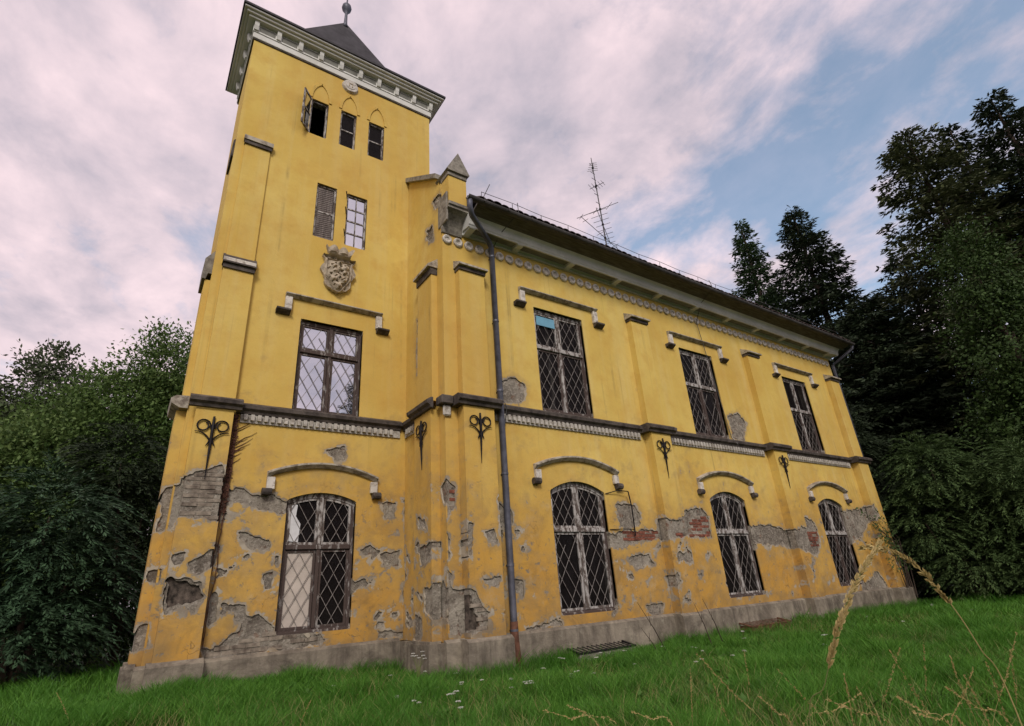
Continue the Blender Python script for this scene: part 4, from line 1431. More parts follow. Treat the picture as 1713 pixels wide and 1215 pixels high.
MB().extrude_x([(9.62, 11.22), (9.62, 11.37), (15.3, gable_top(15.3) + 0.10), (15.3, gable_top(15.3) - 0.05)], XL - 0.10, 5.58).build('coping', 'stone', gp)

# --- tower cornice, roof and finial
tc_ = (TX0, TX1, YT, TY1)


def ring(o0, z0, z1, name, mat, parent=house, bevel=0.0):
    return MB().box(TX0 - o0, TX1 + o0, YT - o0, TY1 + o0, z0, z1).build(name, mat, parent, bevel)


tcn = ring(0.05, 15.50, 15.70, 'tower_cornice', 'cornice', bevel=0.01)
ring(0.03, 15.46, 15.499, 'cornice_fillet', 'trim_dark', tcn)
ring(0.07, 15.702, 16.0, 'cornice_frieze', 'cornice', tcn)
ring(0.22, 16.0, 16.07, 'cornice_corona', 'cornice', tcn, 0.01)
ring(0.29, 16.071, 16.14, 'cornice_corona', 'cornice', tcn, 0.01)
ring(0.36, 16.141, 16.20, 'cornice_corona', 'cornice', tcn, 0.012)
ring(0.40, 16.202, 16.27, 'roof_edge', 'slate', tcn)
nb_ = 10
tb_me = MB().extrude_x([(0, 15.74), (-0.04, 15.74), (-0.08, 15.86), (-0.095, 15.999), (0, 15.999)], -0.055, 0.055).mesh('cornice_bracket')
tb_me.materials.append(M['cornice'])
tp_me = MB().box(-0.20, 0.20, -0.004, 0.0, 15.76, 15.95).mesh('cornice_panel')
tp_me.materials.append(M['panel_shade'])  # recess shadow painted as a flat grey plate
for k in range(nb_):
    x = TX0 + 0.0 + (TX1 - TX0) * k / (nb_ - 1)
    d = bpy.data.objects.new('cornice_bracket', tb_me)
    d.location = (x, YT - 0.07, 0)
    COL.objects.link(d)
    adopt(d, tcn)
    if k < nb_ - 1:
        d = bpy.data.objects.new('cornice_panel', tp_me)
        d.location = (x + (TX1 - TX0) / (nb_ - 1) / 2, YT - 0.071, 0)
        COL.objects.link(d)
        adopt(d, tcn)
for k in range(4):
    d = bpy.data.objects.new('cornice_bracket', tb_me)
    d.location = (TX0 - 0.07, YT + 0.35 + 0.6 * k, 0)
    d.rotation_euler = (0, 0, -math.pi / 2)
    COL.objects.link(d)
    adopt(d, tcn)
ax, ay, az = 3.12, 12.70, 19.63
hx_, hy_ = 2.20, 0.72
q = MB()
q.v = [(TX0 - .40, YT - .40, 16.271), (TX1 + .40, YT - .40, 16.271), (TX1 + .40, TY1 + .40, 16.271), (TX0 - .40, TY1 + .40, 16.271),
       (ax - hx_, ay - hy_, 16.6), (ax + hx_, ay - hy_, 16.6), (ax + hx_, ay + hy_, 16.6), (ax - hx_, ay + hy_, 16.6), (ax, ay, az)]
q.f = [(0, 1, 5, 4), (1, 2, 6, 5), (2, 3, 7, 6), (3, 0, 4, 7), (4, 5, 8), (5, 6, 8), (6, 7, 8), (7, 4, 8), (3, 2, 1, 0)]
sp = q.build('spire_roof', 'slate', house)
q = MB()
prof_ = [(0.11, 19.35), (0.06, 19.6), (0.045, 20.05), (0.07, 20.15), (0.10, 20.20), (0.15, 20.28), (0.165, 20.37), (0.15, 20.46), (0.10, 20.53), (0.03, 20.60), (0.02, 21.0), (0.004, 21.3)]
q.tube([(ax, ay, z) for r, z in prof_], [r for r, z in prof_], 12)
q.build('finial', 'zinc', sp, smooth=True)


# --- wrought-iron wall anchors
def anchor(frame, cx, zc, s, tail):
    """frame(u, v, d) -> world; u sideways, v up, d out of the wall"""
    q = MB()
    q.tube([frame(cx, zc + 0.22 * s, .03), frame(cx, zc - 0.05 * s, .04), frame(cx, zc - 0.33 * s, .03), frame(cx, zc - tail, .012)], [0.020, 0.030, 0.026, 0.006], 6)
    for sg in (-1, 1):
        pts = []
        for k in range(22):
            a = math.radians(200 - k * 21)
            r = 0.125 * s * (1 - 0.018 * k)
            pts.append(frame(cx + sg * (-0.005 + 0.165 * s + r * math.cos(a)), zc + 0.03 * s + r * math.sin(a), .03))
        q.tube(pts, 0.015 * s ** 0.5, 5)
        pts = []
        for k in range(10):
            t = k / 9
            pts.append(frame(cx + sg * (0.02 + 0.27 * s * t ** 1.3), zc - 0.26 * s + 0.17 * s * math.sin(t * 1.75), .03))
        q.tube(pts, [0.018 - 0.010 * k / 9 for k in range(10)], 5)
        q.tube([frame(cx + sg * 0.01, zc - 0.24 * s, .03), frame(cx + sg * 0.05, zc - 0.31 * s, .03), frame(cx + sg * 0.075, zc - 0.36 * s, .03)], [0.016, 0.014, 0.006], 5)
    q.tube([frame(cx - 0.045, zc - 0.28 * s, .03), frame(cx + 0.045, zc - 0.28 * s, .03)], 0.024, 6)
    return q.build('wall_anchor', 'iron', house)


for c in PILS[:3]:
    anchor(lambda u, v, d: (u, YW - P1 - d, v), c, 4.70, 0.95, 0.85)
anchor(lambda u, v, d: (4.78 - d, u, v), 10.15, 4.70, 0.95, 0.85)
anchor(lambda u, v, d: (u, YT - 0.20 - d, v), 0.955, 4.66, 1.0, 0.98)
# iron stay of a lost shutter beside the lower window
q = MB()
q.tube([(9.22, YW - 0.01, 3.42), (9.55, YW - 0.10, 3.50), (9.86, YW - 0.14, 3.48)], 0.012, 5)
q.tube([(9.86, YW - 0.14, 3.48), (9.92, YW - 0.13, 3.12), (9.98, YW - 0.06, 2.45)], 0.016, 5)
q.tube([(9.22, YW - 0.01, 2.60), (9.6, YW - 0.05, 2.61), (9.97, YW - 0.06, 2.60)], 0.010, 5)
q.build('shutter_stay', 'iron', house)
# cellar openings at the foot of the wall
for (x0, x1, mt, nm) in ((7.55, 9.05, 'iron', 'cellar_hatch'), (13.2, 14.9, 'rust', 'cellar_hatch')):
    q = MB()
    q.box(x0, x1, 9.02, 9.06, 0.0, 0.22).box(x0, x0 + 0.04, 9.06, 9.375, 0.0, 0.25).box(x1 - 0.04, x1, 9.06, 9.375, 0.0, 0.25)
    o = q.build(nm, 'stone' if mt == 'iron' else 'rust', house)
    f = MB()
    f.bar((x0 - 0.03, 9.03, 0.235), (x1 + 0.03, 9.03, 0.235), 0.05, 0.03, (0, 0, 1)).bar((x0, 9.03, 0.235), (x0, 9.37, 0.31), 0.05, 0.03, (0, 0, 1)).bar((x1, 9.03, 0.235), (x1, 9.37, 0.31), 0.05, 0.03, (0, 0, 1))
    for k in range(1, 12):
        x = x0 + (x1 - x0) * k / 12
        f.bar((x, 9.05, 0.245), (x, 9.37, 0.31), 0.02, 0.012, (0, 0, 1))
    f.build('grate', mt, o)

# ------------------------------------------------------------------ the ground
def ground_z(x, y):
    x = np.asarray(x, float)
    y = np.asarray(y, float)
    s = lambda t: np.clip(t, 0, 1) ** 2 * (3 - 2 * np.clip(t, 0, 1))
    g = 0.23 * s((6.0 - x) / 5.0) * s((y - 7.0) / 4.0)
    g = g + (fbm(x * 0.5 + 40, y * 0.5 + 40, 5, 3) - 0.5) * 0.10 * s((np.hypot(x - 11, y - 13) - 3) / 6.0)
    return g


def axis(a, b, near0, near1, fine, coarse):
    out_ = list(np.arange(near0, near1 + 1e-6, fine))
    lo, hi = near0, near1
    st = coarse
    while lo > a:
        lo -= st
        out_.insert(0, lo)
        st *= 1.5
    st = coarse
    while hi < b:
        hi += st
        out_.append(hi)
        st *= 1.5
    return np.array(out_)


gx = axis(-1500, 1500, -8, 30, 0.5, 1.0)
gy = axis(-1500, 1500, -4, 30, 0.5, 1.0)
GX, GY = np.meshgrid(gx, gy, indexing='ij')
GZ = ground_z(GX, GY)
idx = np.arange(GX.size).reshape(GX.shape)
F = np.stack([idx[:-1, :-1], idx[1:, :-1], idx[1:, 1:], idx[:-1, 1:]], -1).reshape(-1, 4)
lawn = link('lawn', mesh_np('lawn', np.stack([GX, GY, GZ], -1).reshape(-1, 3), F, True), 'soil')
tag(lawn, kind='structure')

rg = np.random.default_rng(11)


def inside_house(x, y):
    a = (x > XL - 0.12) & (x < 23.3) & (y > YW - 0.12)
    a |= (x > 5.13) & (x < 6.17) & (y > YW - 0.40)
    for c in PILS:
        a |= (np.abs(x - c) < 0.5) & (y > YW - 0.38)
    a |= (x > 4.68) & (x < 5.0) & (y > 9.68) & (y < 10.64)
    t = (x > 0.38) & (x < XL) & (y > YT - 0.12)
    t |= (x > 0.53) & (x < 1.38) & (y > YT - 0.33)
    t |= (x > 0.22) & (x < 0.5) & (y > 11.48) & (y < 12.5)
    h = ((x > 7.5) & (x < 9.1) | (x > 13.15) & (x < 14.95)) & (y > 9.0)
    return a | t | h


def blades(n, x, y, h, wdt, lean):
    """n blades of two quads each"""
    z = ground_z(x, y)
    az = rg.uniform(0, 2 * np.pi, n)
    la = rg.uniform(0, 2 * np.pi, n)
    ln = lean * h * rg.uniform(0.2, 1.3, n)
    sx, sy = np.cos(az) * wdt / 2, np.sin(az) * wdt / 2
    lx, ly = np.cos(la) * ln, np.sin(la) * ln
    V = np.zeros((n, 6, 3))
    for k, (t, ww, bend) in enumerate(((0, 1.0, 0.0), (0.55, 0.8, 0.3), (1.0, 0.12, 1.0))):
        cx = x + lx * bend
        cy = y + ly * bend
        cz = z - 0.01 + h * (t - 0.12 * bend * lean)
        V[:, 2 * k] = np.stack([cx - sx * ww, cy - sy * ww, cz], -1)
        V[:, 2 * k + 1] = np.stack([cx + sx * ww, cy + sy * ww, cz], -1)
    b = (np.arange(n) * 6)[:, None]
    F = np.concatenate([b + np.array([[0, 1, 3, 2]]), b + np.array([[2, 3, 5, 4]])], 0)
    return V.reshape(-1, 3), F


def scatter(n, x0, x1, y0, y1, power=1.0):
    x = rg.uniform(x0, x1, n)
    y = rg.uniform(y0, y1, n)
    k = ~inside_house(x, y)
    return x[k], y[k]


xs, ys = [], []
for (n, x0, x1, y0, y1) in ((150000, 1.0, 13, 3.4, 9.4), (36000, -0.6, 5.0, 9.0, 11.5), (60000, 5.5, 16, 1.0, 5.5), (46000, 13, 26, 2.5, 9.4), (16000, -5, 0.4, 10, 18), (14000, 16, 32, -1, 6)):
    a, c = scatter(n, x0, x1, y0, y1)
    xs.append(a)
    ys.append(c)
x = np.concatenate(xs)
y = np.concatenate(ys)
patch = fbm(x * 1.3, y * 1.3, 77, 3)
h = (0.06 + 0.34 * patch ** 1.9) * rg.uniform(0.4, 1.7, len(x)) + 0.03 * (np.hypot(x, y) > 8)
far = np.clip(np.hypot(x, y) / 9.0, 0.6, 2.2)
V, F = blades(len(x), x, y, h, rg.uniform(0.006, 0.013, len(x)) * far, 0.75)
grass = link('grass', mesh_np('grass', V, F), 'grass')
tag(grass, 'short green lawn grass in front of the house', 'grass', kind='stuff')
# longer uncut tufts against the plinth
n = 16000
t = rg.uniform(0, 1, n)
x = np.where(t < 0.72, 4.7 + (t / 0.72) * 18.5, 0.2 + (t - 0.72) / 0.28 * 4.6)
y = np.where(t < 0.72, YW - 0.12 - np.abs(rg.normal(0, 0.16, n)), YT - 0.12 - np.abs(rg.normal(0, 0.16, n)))
y = np.where((t < 0.72), y - 0.26 * (np.min([np.abs(x - c) for c in PILS], axis=0) < 0.5), y - 0.2 * (x < 1.4))
k = ~inside_house(x, y) & (fbm(x * 1.7, y * 0.4, 31, 3) > 0.46)
x, y = x[k], y[k]
V, F = blades(len(x), x, y, rg.uniform(0.14, 0.42, len(x)), rg.uniform(0.006, 0.012, len(x)), 0.6)
tall = link('tall_grass', mesh_np('tall_grass', V, F), 'grass')
tag(tall, 'longer uncut grass along the foot of the walls', 'grass', kind='stuff')


# coarse darker tufts standing above the rest of the lawn
tx, ty = [], []
for k in range(150):
    cx = rg.uniform(0.5, 20)
    cy = rg.uniform(2.2, 9.2)
    m = int(rg.uniform(25, 70))
    s_ = rg.uniform(0.05, 0.14)
    tx.append(rg.normal(cx, s_, m))
    ty.append(rg.normal(cy, s_, m))
x = np.concatenate(tx)
y = np.concatenate(ty)
k = ~inside_house(x, y)
x, y = x[k], y[k]
V, F = blades(len(x), x, y, rg.uniform(0.16, 0.40, len(x)), rg.uniform(0.006, 0.011, len(x)), 0.9)
tuft = link('grass_tufts', mesh_np('grass_tufts', V, F), 'tuft')
tag(tuft, 'coarse taller grass tufts scattered over the lawn', 'grass', kind='stuff')
# dead straw blades and broad-leaved weeds mixed into the lawn
x, y = scatter(22000, -0.5, 18, 1.6, 11.3)
k = fbm(x * 0.9 + 9, y * 0.9, 13, 3) > 0.50 - 0.12 * ((y < 5.2) & (x > 4.5))
x, y = x[k], y[k]
V, F = blades(len(x), x, y, rg.uniform(0.10, 0.36, len(x)), rg.uniform(0.004, 0.008, len(x)), 0.8)
dead = link('dead_grass', mesh_np('dead_grass', V, F), 'straw_dull')
tag(dead, 'thin dead straw blades mixed into the lawn', 'grass', kind='stuff')
x, y = scatter(1500, -0.5, 18, 2.4, 11.3)
k = fbm(x * 0.7 + 3, y * 0.7 + 8, 19, 3) > 0.50
x, y = x[k], y[k]
n = len(x)
rep_ = 9
xx = np.repeat(x, rep_)
yy = np.repeat(y, rep_)
az = rg.uniform(0, 2 * np.pi, n * rep_)
el = rg.uniform(0.15, 0.9, n * rep_)
D = np.stack([np.cos(az) * np.cos(el), np.sin(az) * np.cos(el), np.sin(el)], -1)
ln = rg.uniform(0.07, 0.17, n * rep_)
S = np.stack([-np.sin(az), np.cos(az), np.zeros(n * rep_)], -1)
C = np.stack([xx + rg.normal(0, .02, n * rep_), yy + rg.normal(0, .02, n * rep_), ground_z(xx, yy) + rg.uniform(0.02, 0.10, n * rep_)], -1)
Vw = np.zeros((n * rep_, 4, 3))
Vw[:, 0] = C
Vw[:, 1] = C + D * ln[:, None] * 0.5 + S * ln[:, None] * 0.22
Vw[:, 2] = C + D * ln[:, None] * 1.0 - np.array([0, 0, 0.02])
Vw[:, 3] = C + D * ln[:, None] * 0.5 - S * ln[:, None] * 0.22
weed = link('weeds', mesh_np('weeds', Vw.reshape(-1, 3), np.arange(n * rep_ * 4).reshape(-1, 4)), 'weed')
tag(weed, 'low broad-leaved weeds growing through the lawn', 'weeds', kind='stuff')


# ------------------------------------------------------------------ trees
def sprays(C, D, Nn, L, Wd):
    """leaf-sized kites: C base, D direction, Nn face normal, L length, Wd width"""
    D = D / np.maximum(np.linalg.norm(D, axis=1, keepdims=True), 1e-6)
    S = np.cross(D, Nn)
    S = S / np.maximum(np.linalg.norm(S, axis=1, keepdims=True), 1e-6)
    up = np.cross(S, D)
    n = len(C)
    V = np.zeros((n, 4, 3))
    L = L[:, None]
    Wd = Wd[:, None]
    V[:, 0] = C
    V[:, 1] = C + D * L * 0.45 + S * Wd * 0.5 - up * L * 0.06
    V[:, 2] = C + D * L
    V[:, 3] = C + D * L * 0.45 - S * Wd * 0.5 - up * L * 0.06
    F = np.arange(n * 4).reshape(n, 4)
    return V.reshape(-1, 3), F


def conifer(name, loc, height, radius, label, mat, seed, nb=420, droop=0.45, dens=16, bare=0.06, shape=0.85, gap=0.0, top_round=0.0, leaf=(0.26, 0.56), group='conifers behind the house', lean=(0, 0)):
    r = np.random.default_rng(seed)
    root = empty(name, loc, label, 'tree', group)
    L = Vector(loc)
    tr = MB()
    pts = [L + Vector((lean[0] * t * t, lean[1] * t * t, height * t * 0.98)) for t in (0, .15, .35, .6, .8, 1)]
    tr.tube(pts, [0.020 * height * (1 - 0.94 * t) + 0.01 for t in (0, .15, .35, .6, .8, 1)], 8)
    trunk = tr.build('trunk', 'bark', root)
    lb = MB()
    Cs, Ds, Ns, Ls, Ws = [], [], [], [], []
    for k in range(nb):
        t = bare + (1 - bare) * (k + r.uniform(-.5, .5)) / nb
        t = min(max(t, bare), 0.995)
        z = height * t
        prof_r = (1 - t) ** shape
        if top_round:
            prof_r = max(prof_r, 0) * (1 - top_round) + top_round * math.sqrt(max(0, 1 - t ** 3))
        rad = radius * prof_r * r.uniform(0.62, 1.15) + 0.25
        if gap and r.random() < gap:
            rad *= r.uniform(0.2, 0.55)
        az = r.uniform(0, 2 * np.pi)
        if rad < 0.15:
            continue
        o = np.array([math.cos(az), math.sin(az), 0.0])
        sd = np.array([-o[1], o[0], 0.0])
        dr = droop * r.uniform(0.6, 1.4) * (1 - 0.75 * t)
        n = max(6, int(rad * dens))
        u = r.uniform(0.0, 1.0, n) ** 0.7
        ctr = np.array([L.x + lean[0] * t * t, L.y + lean[1] * t * t, L.z + z])
        rise = 0.22 * (t - 0.3)
        c = ctr + o * (u * rad)[:, None]
        c[:, 2] += rad * (rise * u - dr * u * u + 0.10 * u ** 5)
        wsp = rad * 0.30 * (1 - u) + 0.16
        side = r.uniform(-1, 1, n)
        c += sd * (side * wsp)[:, None]
        c[:, 2] += r.normal(0, 0.07, n) - 0.10 * np.abs(side) * rad * 0.2
        d = o * 0.8 + sd * (side * 1.1)[:, None] + np.array([0, 0, -0.25])
        d += r.normal(0, 0.28, (n, 3))
        nn = np.array([0, 0, 1.0]) + r.normal(0, 0.45, (n, 3))
        Cs.append(c)
        Ds.append(d)
        Ns.append(nn)
        ln = r.uniform(leaf[0], leaf[1], n) * (0.7 + 0.3 * (1 - t))
        Ls.append(ln)
        Ws.append(ln * r.uniform(0.26, 0.44, n))
        if k % 3 == 0 and rad > 0.8:
            p = [ctr + o * rad * q_ + np.array([0, 0, rad * (rise * q_ - dr * q_ * q_)]) for q_ in (0, .35, .7, .95)]
            lb.tube(p, [0.012 * rad + 0.02, 0.010 * rad + .012, 0.016, 0.006], 4)
    V, F = sprays(np.concatenate(Cs), np.concatenate(Ds), np.concatenate(Ns), np.concatenate(Ls), np.concatenate(Ws))
    cr = link('crown', mesh_np('crown', V, F), mat, root)
    if lb.v:
        lb.build('limbs', 'bark', trunk)
    return root


def broadleaf(name, loc, height, lobes, label, mat, seed, per=1500, size=(0.10, 0.22), group=None, cat='tree', trunk_r=0.22, shell=0.55, hang=0.0, stems=1):
    """crown of leaf clumps spread through several lobes; lobes: (dx, dy, z, rx, ry, rz)"""
    r = np.random.default_rng(seed)
    root = empty(name, loc, label, cat, group)
    L = Vector(loc)
    tr = MB()
    for s in range(stems):
        a = s * 2.4
        b0 = L + Vector((0.25 * math.cos(a), 0.25 * math.sin(a), -0.1)) * (1 if stems > 1 else 0)
        tr.tube([b0, L + Vector((0.1 * math.cos(a), 0.1 * math.sin(a), height * 0.3)), L + Vector((0.3 * math.cos(a) * stems, 0.3 * math.sin(a), height * 0.7))], [trunk_r, trunk_r * 0.75, trunk_r * 0.3], 8)
    trunk = tr.build('trunk', 'bark', root)
    lb = MB()
    Cs, Ds, Ns, Ls, Ws = [], [], [], [], []
    for (dx, dy, z, rx, ry, rz) in lobes:
        vol = (rx * ry * rz) ** (2 / 3)
        ncl = max(6, int(34 * vol))
        c0 = np.array([L.x + dx, L.y + dy, L.z + z])
        lb.tube([L + Vector((0, 0, height * 0.28)), L + Vector((dx * 0.5, dy * 0.5, z * 0.72)), L + Vector((dx, dy, z))], [trunk_r * 0.5, trunk_r * 0.28, 0.02], 5)
        dirs = r.normal(0, 1, (ncl, 3))
        dirs /= np.linalg.norm(dirs, axis=1, keepdims=True)
        rr = shell + (1.08 - shell) * r.uniform(0, 1, ncl) ** 0.6
        cl = c0 + dirs * np.array([rx, ry, rz]) * rr[:, None]
        nl = max(8, int(per * vol / ncl))
        for k in range(ncl):
            n = int(nl * r.uniform(0.6, 1.4))
            cs = r.uniform(0.22, 0.42) * (vol ** 0.25)
            off = np.clip(r.normal(0, 1, (n, 3)), -1.7, 1.7) * np.array([cs, cs, cs * 0.6])
            Cs.append(cl[k] + off)
            d = dirs[k] * 0.6 + r.normal(0, 0.6, (n, 3)) + np.array([0, 0, -hang])
            Ds.append(d)
            Ns.append(dirs[k] * 0.5 + np.array([0, 0, 0.7]) + r.normal(0, 0.5, (n, 3)))
            ln = r.uniform(size[0], size[1], n)
            Ls.append(ln)
            Ws.append(ln * r.uniform(0.45, 0.75, n))
    V, F = sprays(np.concatenate(Cs), np.concatenate(Ds), np.concatenate(Ns), np.concatenate(Ls), np.concatenate(Ws))
    link('crown', mesh_np('crown', V, F), mat, root)
    lb.build('limbs', 'bark', trunk)
    return root


# right-hand conifers
conifer('spruce_tree', (35.8, 17.8, 0), 27.2, 4.6, 'slim dark green spruce with a pointed tip, leftmost behind the eaves', 'conifer_green', 1, nb=520, droop=0.30, dens=34, shape=0.8)
conifer('spruce_tree', (35.4, 13.75, 0), 25.4, 6.2, 'broad dark conical spruce just right of the slim one behind the eaves', 'conifer', 2, nb=600, droop=0.35, dens=34, shape=0.75)
conifer('fir_tree', (34.2, 6.0, 0), 25.0, 5.4, 'tall shaggy fir with a blunt olive top, right of the roof end', 'conifer_olive', 3, nb=520, droop=0.55, dens=34, shape=0.62, top_round=0.30, gap=0.14)
conifer('fir_tree', (37.7, 4.6, 0), 26.3, 4.2, 'thin open-topped fir between the shaggy fir and the tallest one', 'conifer', 4, nb=420, droop=0.40, dens=34, shape=0.7, gap=0.10)
conifer('fir_tree', (36.2, 2.3, 0), 25.6, 4.8, 'tallest dark fir with gappy branches near the right picture edge', 'conifer', 5, nb=460, droop=0.30, dens=34, shape=0.62, gap=0.10)
conifer('fir_tree', (38.5, 0.2, 0), 24.8, 5.2, 'dark fir cut off by the right picture edge', 'conifer', 6, nb=340, droop=0.35, dens=34, shape=0.62, gap=0.06)
conifer('spruce_tree', (40.5, 10.2, 0), 21.0, 5.6, 'dark spruce filling the gap behind the far end of the roof', 'conifer', 7, nb=380, droop=0.4, dens=34, shape=0.55, gap=0.05)
conifer('spruce_tree', (32.5, 10.6, 0), 15.5, 4.6, 'low dark spruce close behind the far downpipe of the house', 'conifer', 8, nb=560, droop=0.45, dens=34, shape=0.5, gap=0.0)
conifer('spruce_tree', (14.6, -21.0, 0), 21.0, 4.4, 'dark spruce behind the viewer, mirrored in the first-floor tower window', 'conifer', 9, nb=380, droop=0.4, dens=24, shape=0.7)
# climber-clad column in front of the firs
broadleaf('ivy_clad_tree', (28.0, 4.6, 0), 14.0, [(0, 0, 2.5, 1.9, 1.9, 2.6), (0.1, -.1, 6.0, 1.7, 1.7, 2.6), (0, 0.2, 9.4, 1.45, 1.45, 2.4), (-.1, 0.1, 12.4, 1.05, 1.05, 2.2), (-0.2, 1.3, 5.0, 1.1, 1.1, 2.8), (0.3, -1.4, 4.0, 1.2, 1.2, 2.6)], 'tall leafy column of green climber in front of the dark firs', 'ivy', 21, per=3600, size=(0.09, 0.19), trunk_r=0.3, shell=0.6, hang=0.3)
# shrubs at the far corner of the house
# left-hand trees
broadleaf('deciduous_tree', (-4.4, 31.0, 0), 13.0, [(0.2, 0, 11.2, 1.5, 1.5, 2.0), (-1.6, 0.3, 9.4, 1.8, 1.7, 1.8), (1.0, 0, 8.8, 1.6, 1.6, 2.0), (-2.8, 0, 7.2, 1.9, 1.9, 1.8), (-0.4, 0.2, 6.2, 2.6, 2.2, 2.2), (-3.6, 0.2, 4.4, 2.2, 2.2, 2.2), (0.3, 0, 3.6, 2.6, 2.4, 2.4)], 'loose pale-leaved tree standing clear at the far left', 'leaf_far', 41, per=2600, size=(0.12, 0.24), group='trees left of the tower', shell=0.45)
broadleaf('deciduous_tree', (-0.3, 23.5, 0), 12.6, [(0.6, 0, 10.2, 1.2, 1.3, 1.8), (-0.8, 0.2, 8.3, 1.4, 1.5, 1.8), (0.9, 0, 7.9, 1.6, 1.6, 2.2), (-2.0, -.2, 6.8, 1.7, 1.7, 1.8), (-0.2, -.3, 6.4, 2.0, 1.9, 2.2), (0.8, 0, 4.6, 2.2, 2.0, 2.2), (-1.8, -.4, 4.0, 2.2, 2.0, 2.2), (0, 0, 2.2, 2.4, 2.2, 2.0)], 'dense green tree reaching up beside the tower corner', 'leaf', 42, per=4600, size=(0.09, 0.18), group='trees left of the tower', shell=0.55)
broadleaf('deciduous_tree', (-3.6, 22.0, 0), 7.2, [(0.6, 0, 5.6, 1.6, 1.6, 1.6), (-1.1, 0, 4.2, 1.7, 1.7, 1.7), (1.4, 0, 4.2, 1.7, 1.7, 1.9), (-0.3, -.3, 2.6, 2.2, 2.0, 1.8), (-2.6, 0, 2.8, 2.0, 2.0, 1.7)], 'lower rounded green tree below the pale one at the far left', 'leaf', 43, per=4200, size=(0.09, 0.18), group='trees left of the tower', shell=0.55)


def spray_bush(name, loc, lobes, label, seed, n_br=240, mat='yew', group='dark bushes at the left', cat='bush'):
    """bush of long feathery, arching sprays"""
    r = np.random.default_rng(seed)
    root = empty(name, loc, label, cat, group)
    L = np.array(loc)
    st = MB()
    Cs, Ds, Ns, Ls, Ws = [], [], [], [], []
    for (dx, dy, z, rx, ry, rz) in lobes:
        c0 = L + np.array([dx, dy, z])
        st.tube([tuple(L), tuple(L + np.array([dx * .5, dy * .5, z * .5])), tuple(c0)], [0.09, 0.06, 0.02], 5)
        for k in range(n_br):
            d = r.normal(0, 1, 3)
            d /= np.linalg.norm(d)
            s = c0 + d * np.array([rx, ry, rz]) * r.uniform(0.35, 0.75)
            o = np.array([d[0], d[1], 0.0]) + r.normal(0, .25, 3)
            o[2] = 0.25 * d[2] + 0.15
            o /= np.linalg.norm(o)
            ln = r.uniform(0.6, 1.3)
            m = 52
            u = r.uniform(0.0, 1, m)
            c = s + o * (u * ln)[:, None]
            c[:, 2] -= 0.55 * ln * u * u
            sd = np.cross(o, [0, 0, 1.0])
            sd /= max(np.linalg.norm(sd), 1e-6)
            side = r.uniform(-1, 1, m)
            c += sd * (side * 0.16 * (1.1 - u))[:, None]
            Cs.append(c)
            Ds.append(o + sd * side[:, None] * 0.9 + np.stack([np.zeros(m), np.zeros(m), -0.9 * u], -1) + r.normal(0, .15, (m, 3)))
            Ns.append(np.array([0, 0, 1.0]) + r.normal(0, .35, (m, 3)))
            l2 = r.uniform(0.07, 0.18, m)
            Ls.append(l2)
            Ws.append(l2 * r.uniform(0.18, 0.32, m))
    V, F = sprays(np.concatenate(Cs), np.concatenate(Ds), np.concatenate(Ns), np.concatenate(Ls), np.concatenate(Ws))
    st.build('stems', 'bark', root)
    link('crown', mesh_np('crown', V, F), mat, root)
    return root


spray_bush('yew_bush', (-1.6, 16.4, 0.1), [(0, 0, 3.6, 1.2, 1.2, 1.3), (-0.9, 0.2, 2.4, 1.4, 1.3, 1.5), (0.6, 0.3, 2.2, 1.2, 1.2, 1.6), (-0.2, -.4, 1.2, 1.6, 1.2, 1.1), (-1.8, 0, 1.2, 1.3, 1.2, 1.1)], 'dark blue-green bush with feathery arching sprays beside the tower foot', 51)
spray_bush('yew_bush', (-4.2, 17.2, 0.1), [(0, 0, 3.2, 1.4, 1.3, 1.5), (0.6, 0.2, 1.8, 1.5, 1.3, 1.5), (-0.8, 0, 1.6, 1.4, 1.2, 1.4)], 'dark feathery bush at the left picture edge', 52)
spray_bush('yew_bush', (0.2, 19.5, 0.1), [(0, 0, 4.2, 1.1, 1.1, 1.8), (-0.2, 0, 2.2, 1.4, 1.3, 1.9), (-.8, 0, 5.6, 1.0, 1.0, 1.4)], 'near-black bush right behind the tower edge', 53, mat='conifer')  # takes the darker needle colour instead of the yew green

spray_bush('shrub', (24.9, 7.9, 0), [(0, 0, 4.7, 1.4, 1.3, 1.6), (-0.3, 0.7, 2.8, 1.4, 1.2, 1.9), (0.6, -1.2, 3.5, 1.5, 1.3, 1.9), (0.2, -.4, 1.4, 1.7, 1.5, 1.3)], 'tall arching green shrub crowding the far corner of the house', 31, 330, 'shrub', 'shrubs at the right', 'shrub')
spray_bush('shrub', (25.2, 5.2, 0), [(0, 0, 3.8, 1.6, 1.5, 1.7), (0.2, 1.1, 2.3, 1.5, 1.4, 1.9), (0.1, -1.2, 2.5, 1.7, 1.5, 1.9), (0, 0, 1.2, 1.9, 1.8, 1.1)], 'wide dark shrub mass below the climber column', 32, 330, 'shrub', 'shrubs at the right', 'shrub')
spray_bush('shrub', (25.5, 2.6, 0), [(0, 0, 3.0, 1.7, 1.5, 1.8), (0.3, 1.0, 1.8, 1.7, 1.5, 1.6), (0.2, -1.3, 2.4, 1.9, 1.7, 2.0)], 'dark shrub at the right picture edge beside the lawn', 33, 330, 'shrub', 'shrubs at the right', 'shrub')
spray_bush('shrub', (24.6, 10.6, 0), [(0, 0, 6.4, 1.1, 1.1, 2.0), (0.4, -.3, 3.6, 1.4, 1.3, 2.2), (0.9, 0.5, 1.8, 1.5, 1.5, 1.6)], 'slim dark shrub standing close behind the house end wall', 34, 330, 'conifer', 'shrubs at the right', 'shrub')
# ------------------------------------------------------------------ antenna on the roof
an = empty('roof_antenna', (12.35, 11.0, 11.75), 'tall thin television antenna mast with small aerials on the roof', 'antenna')


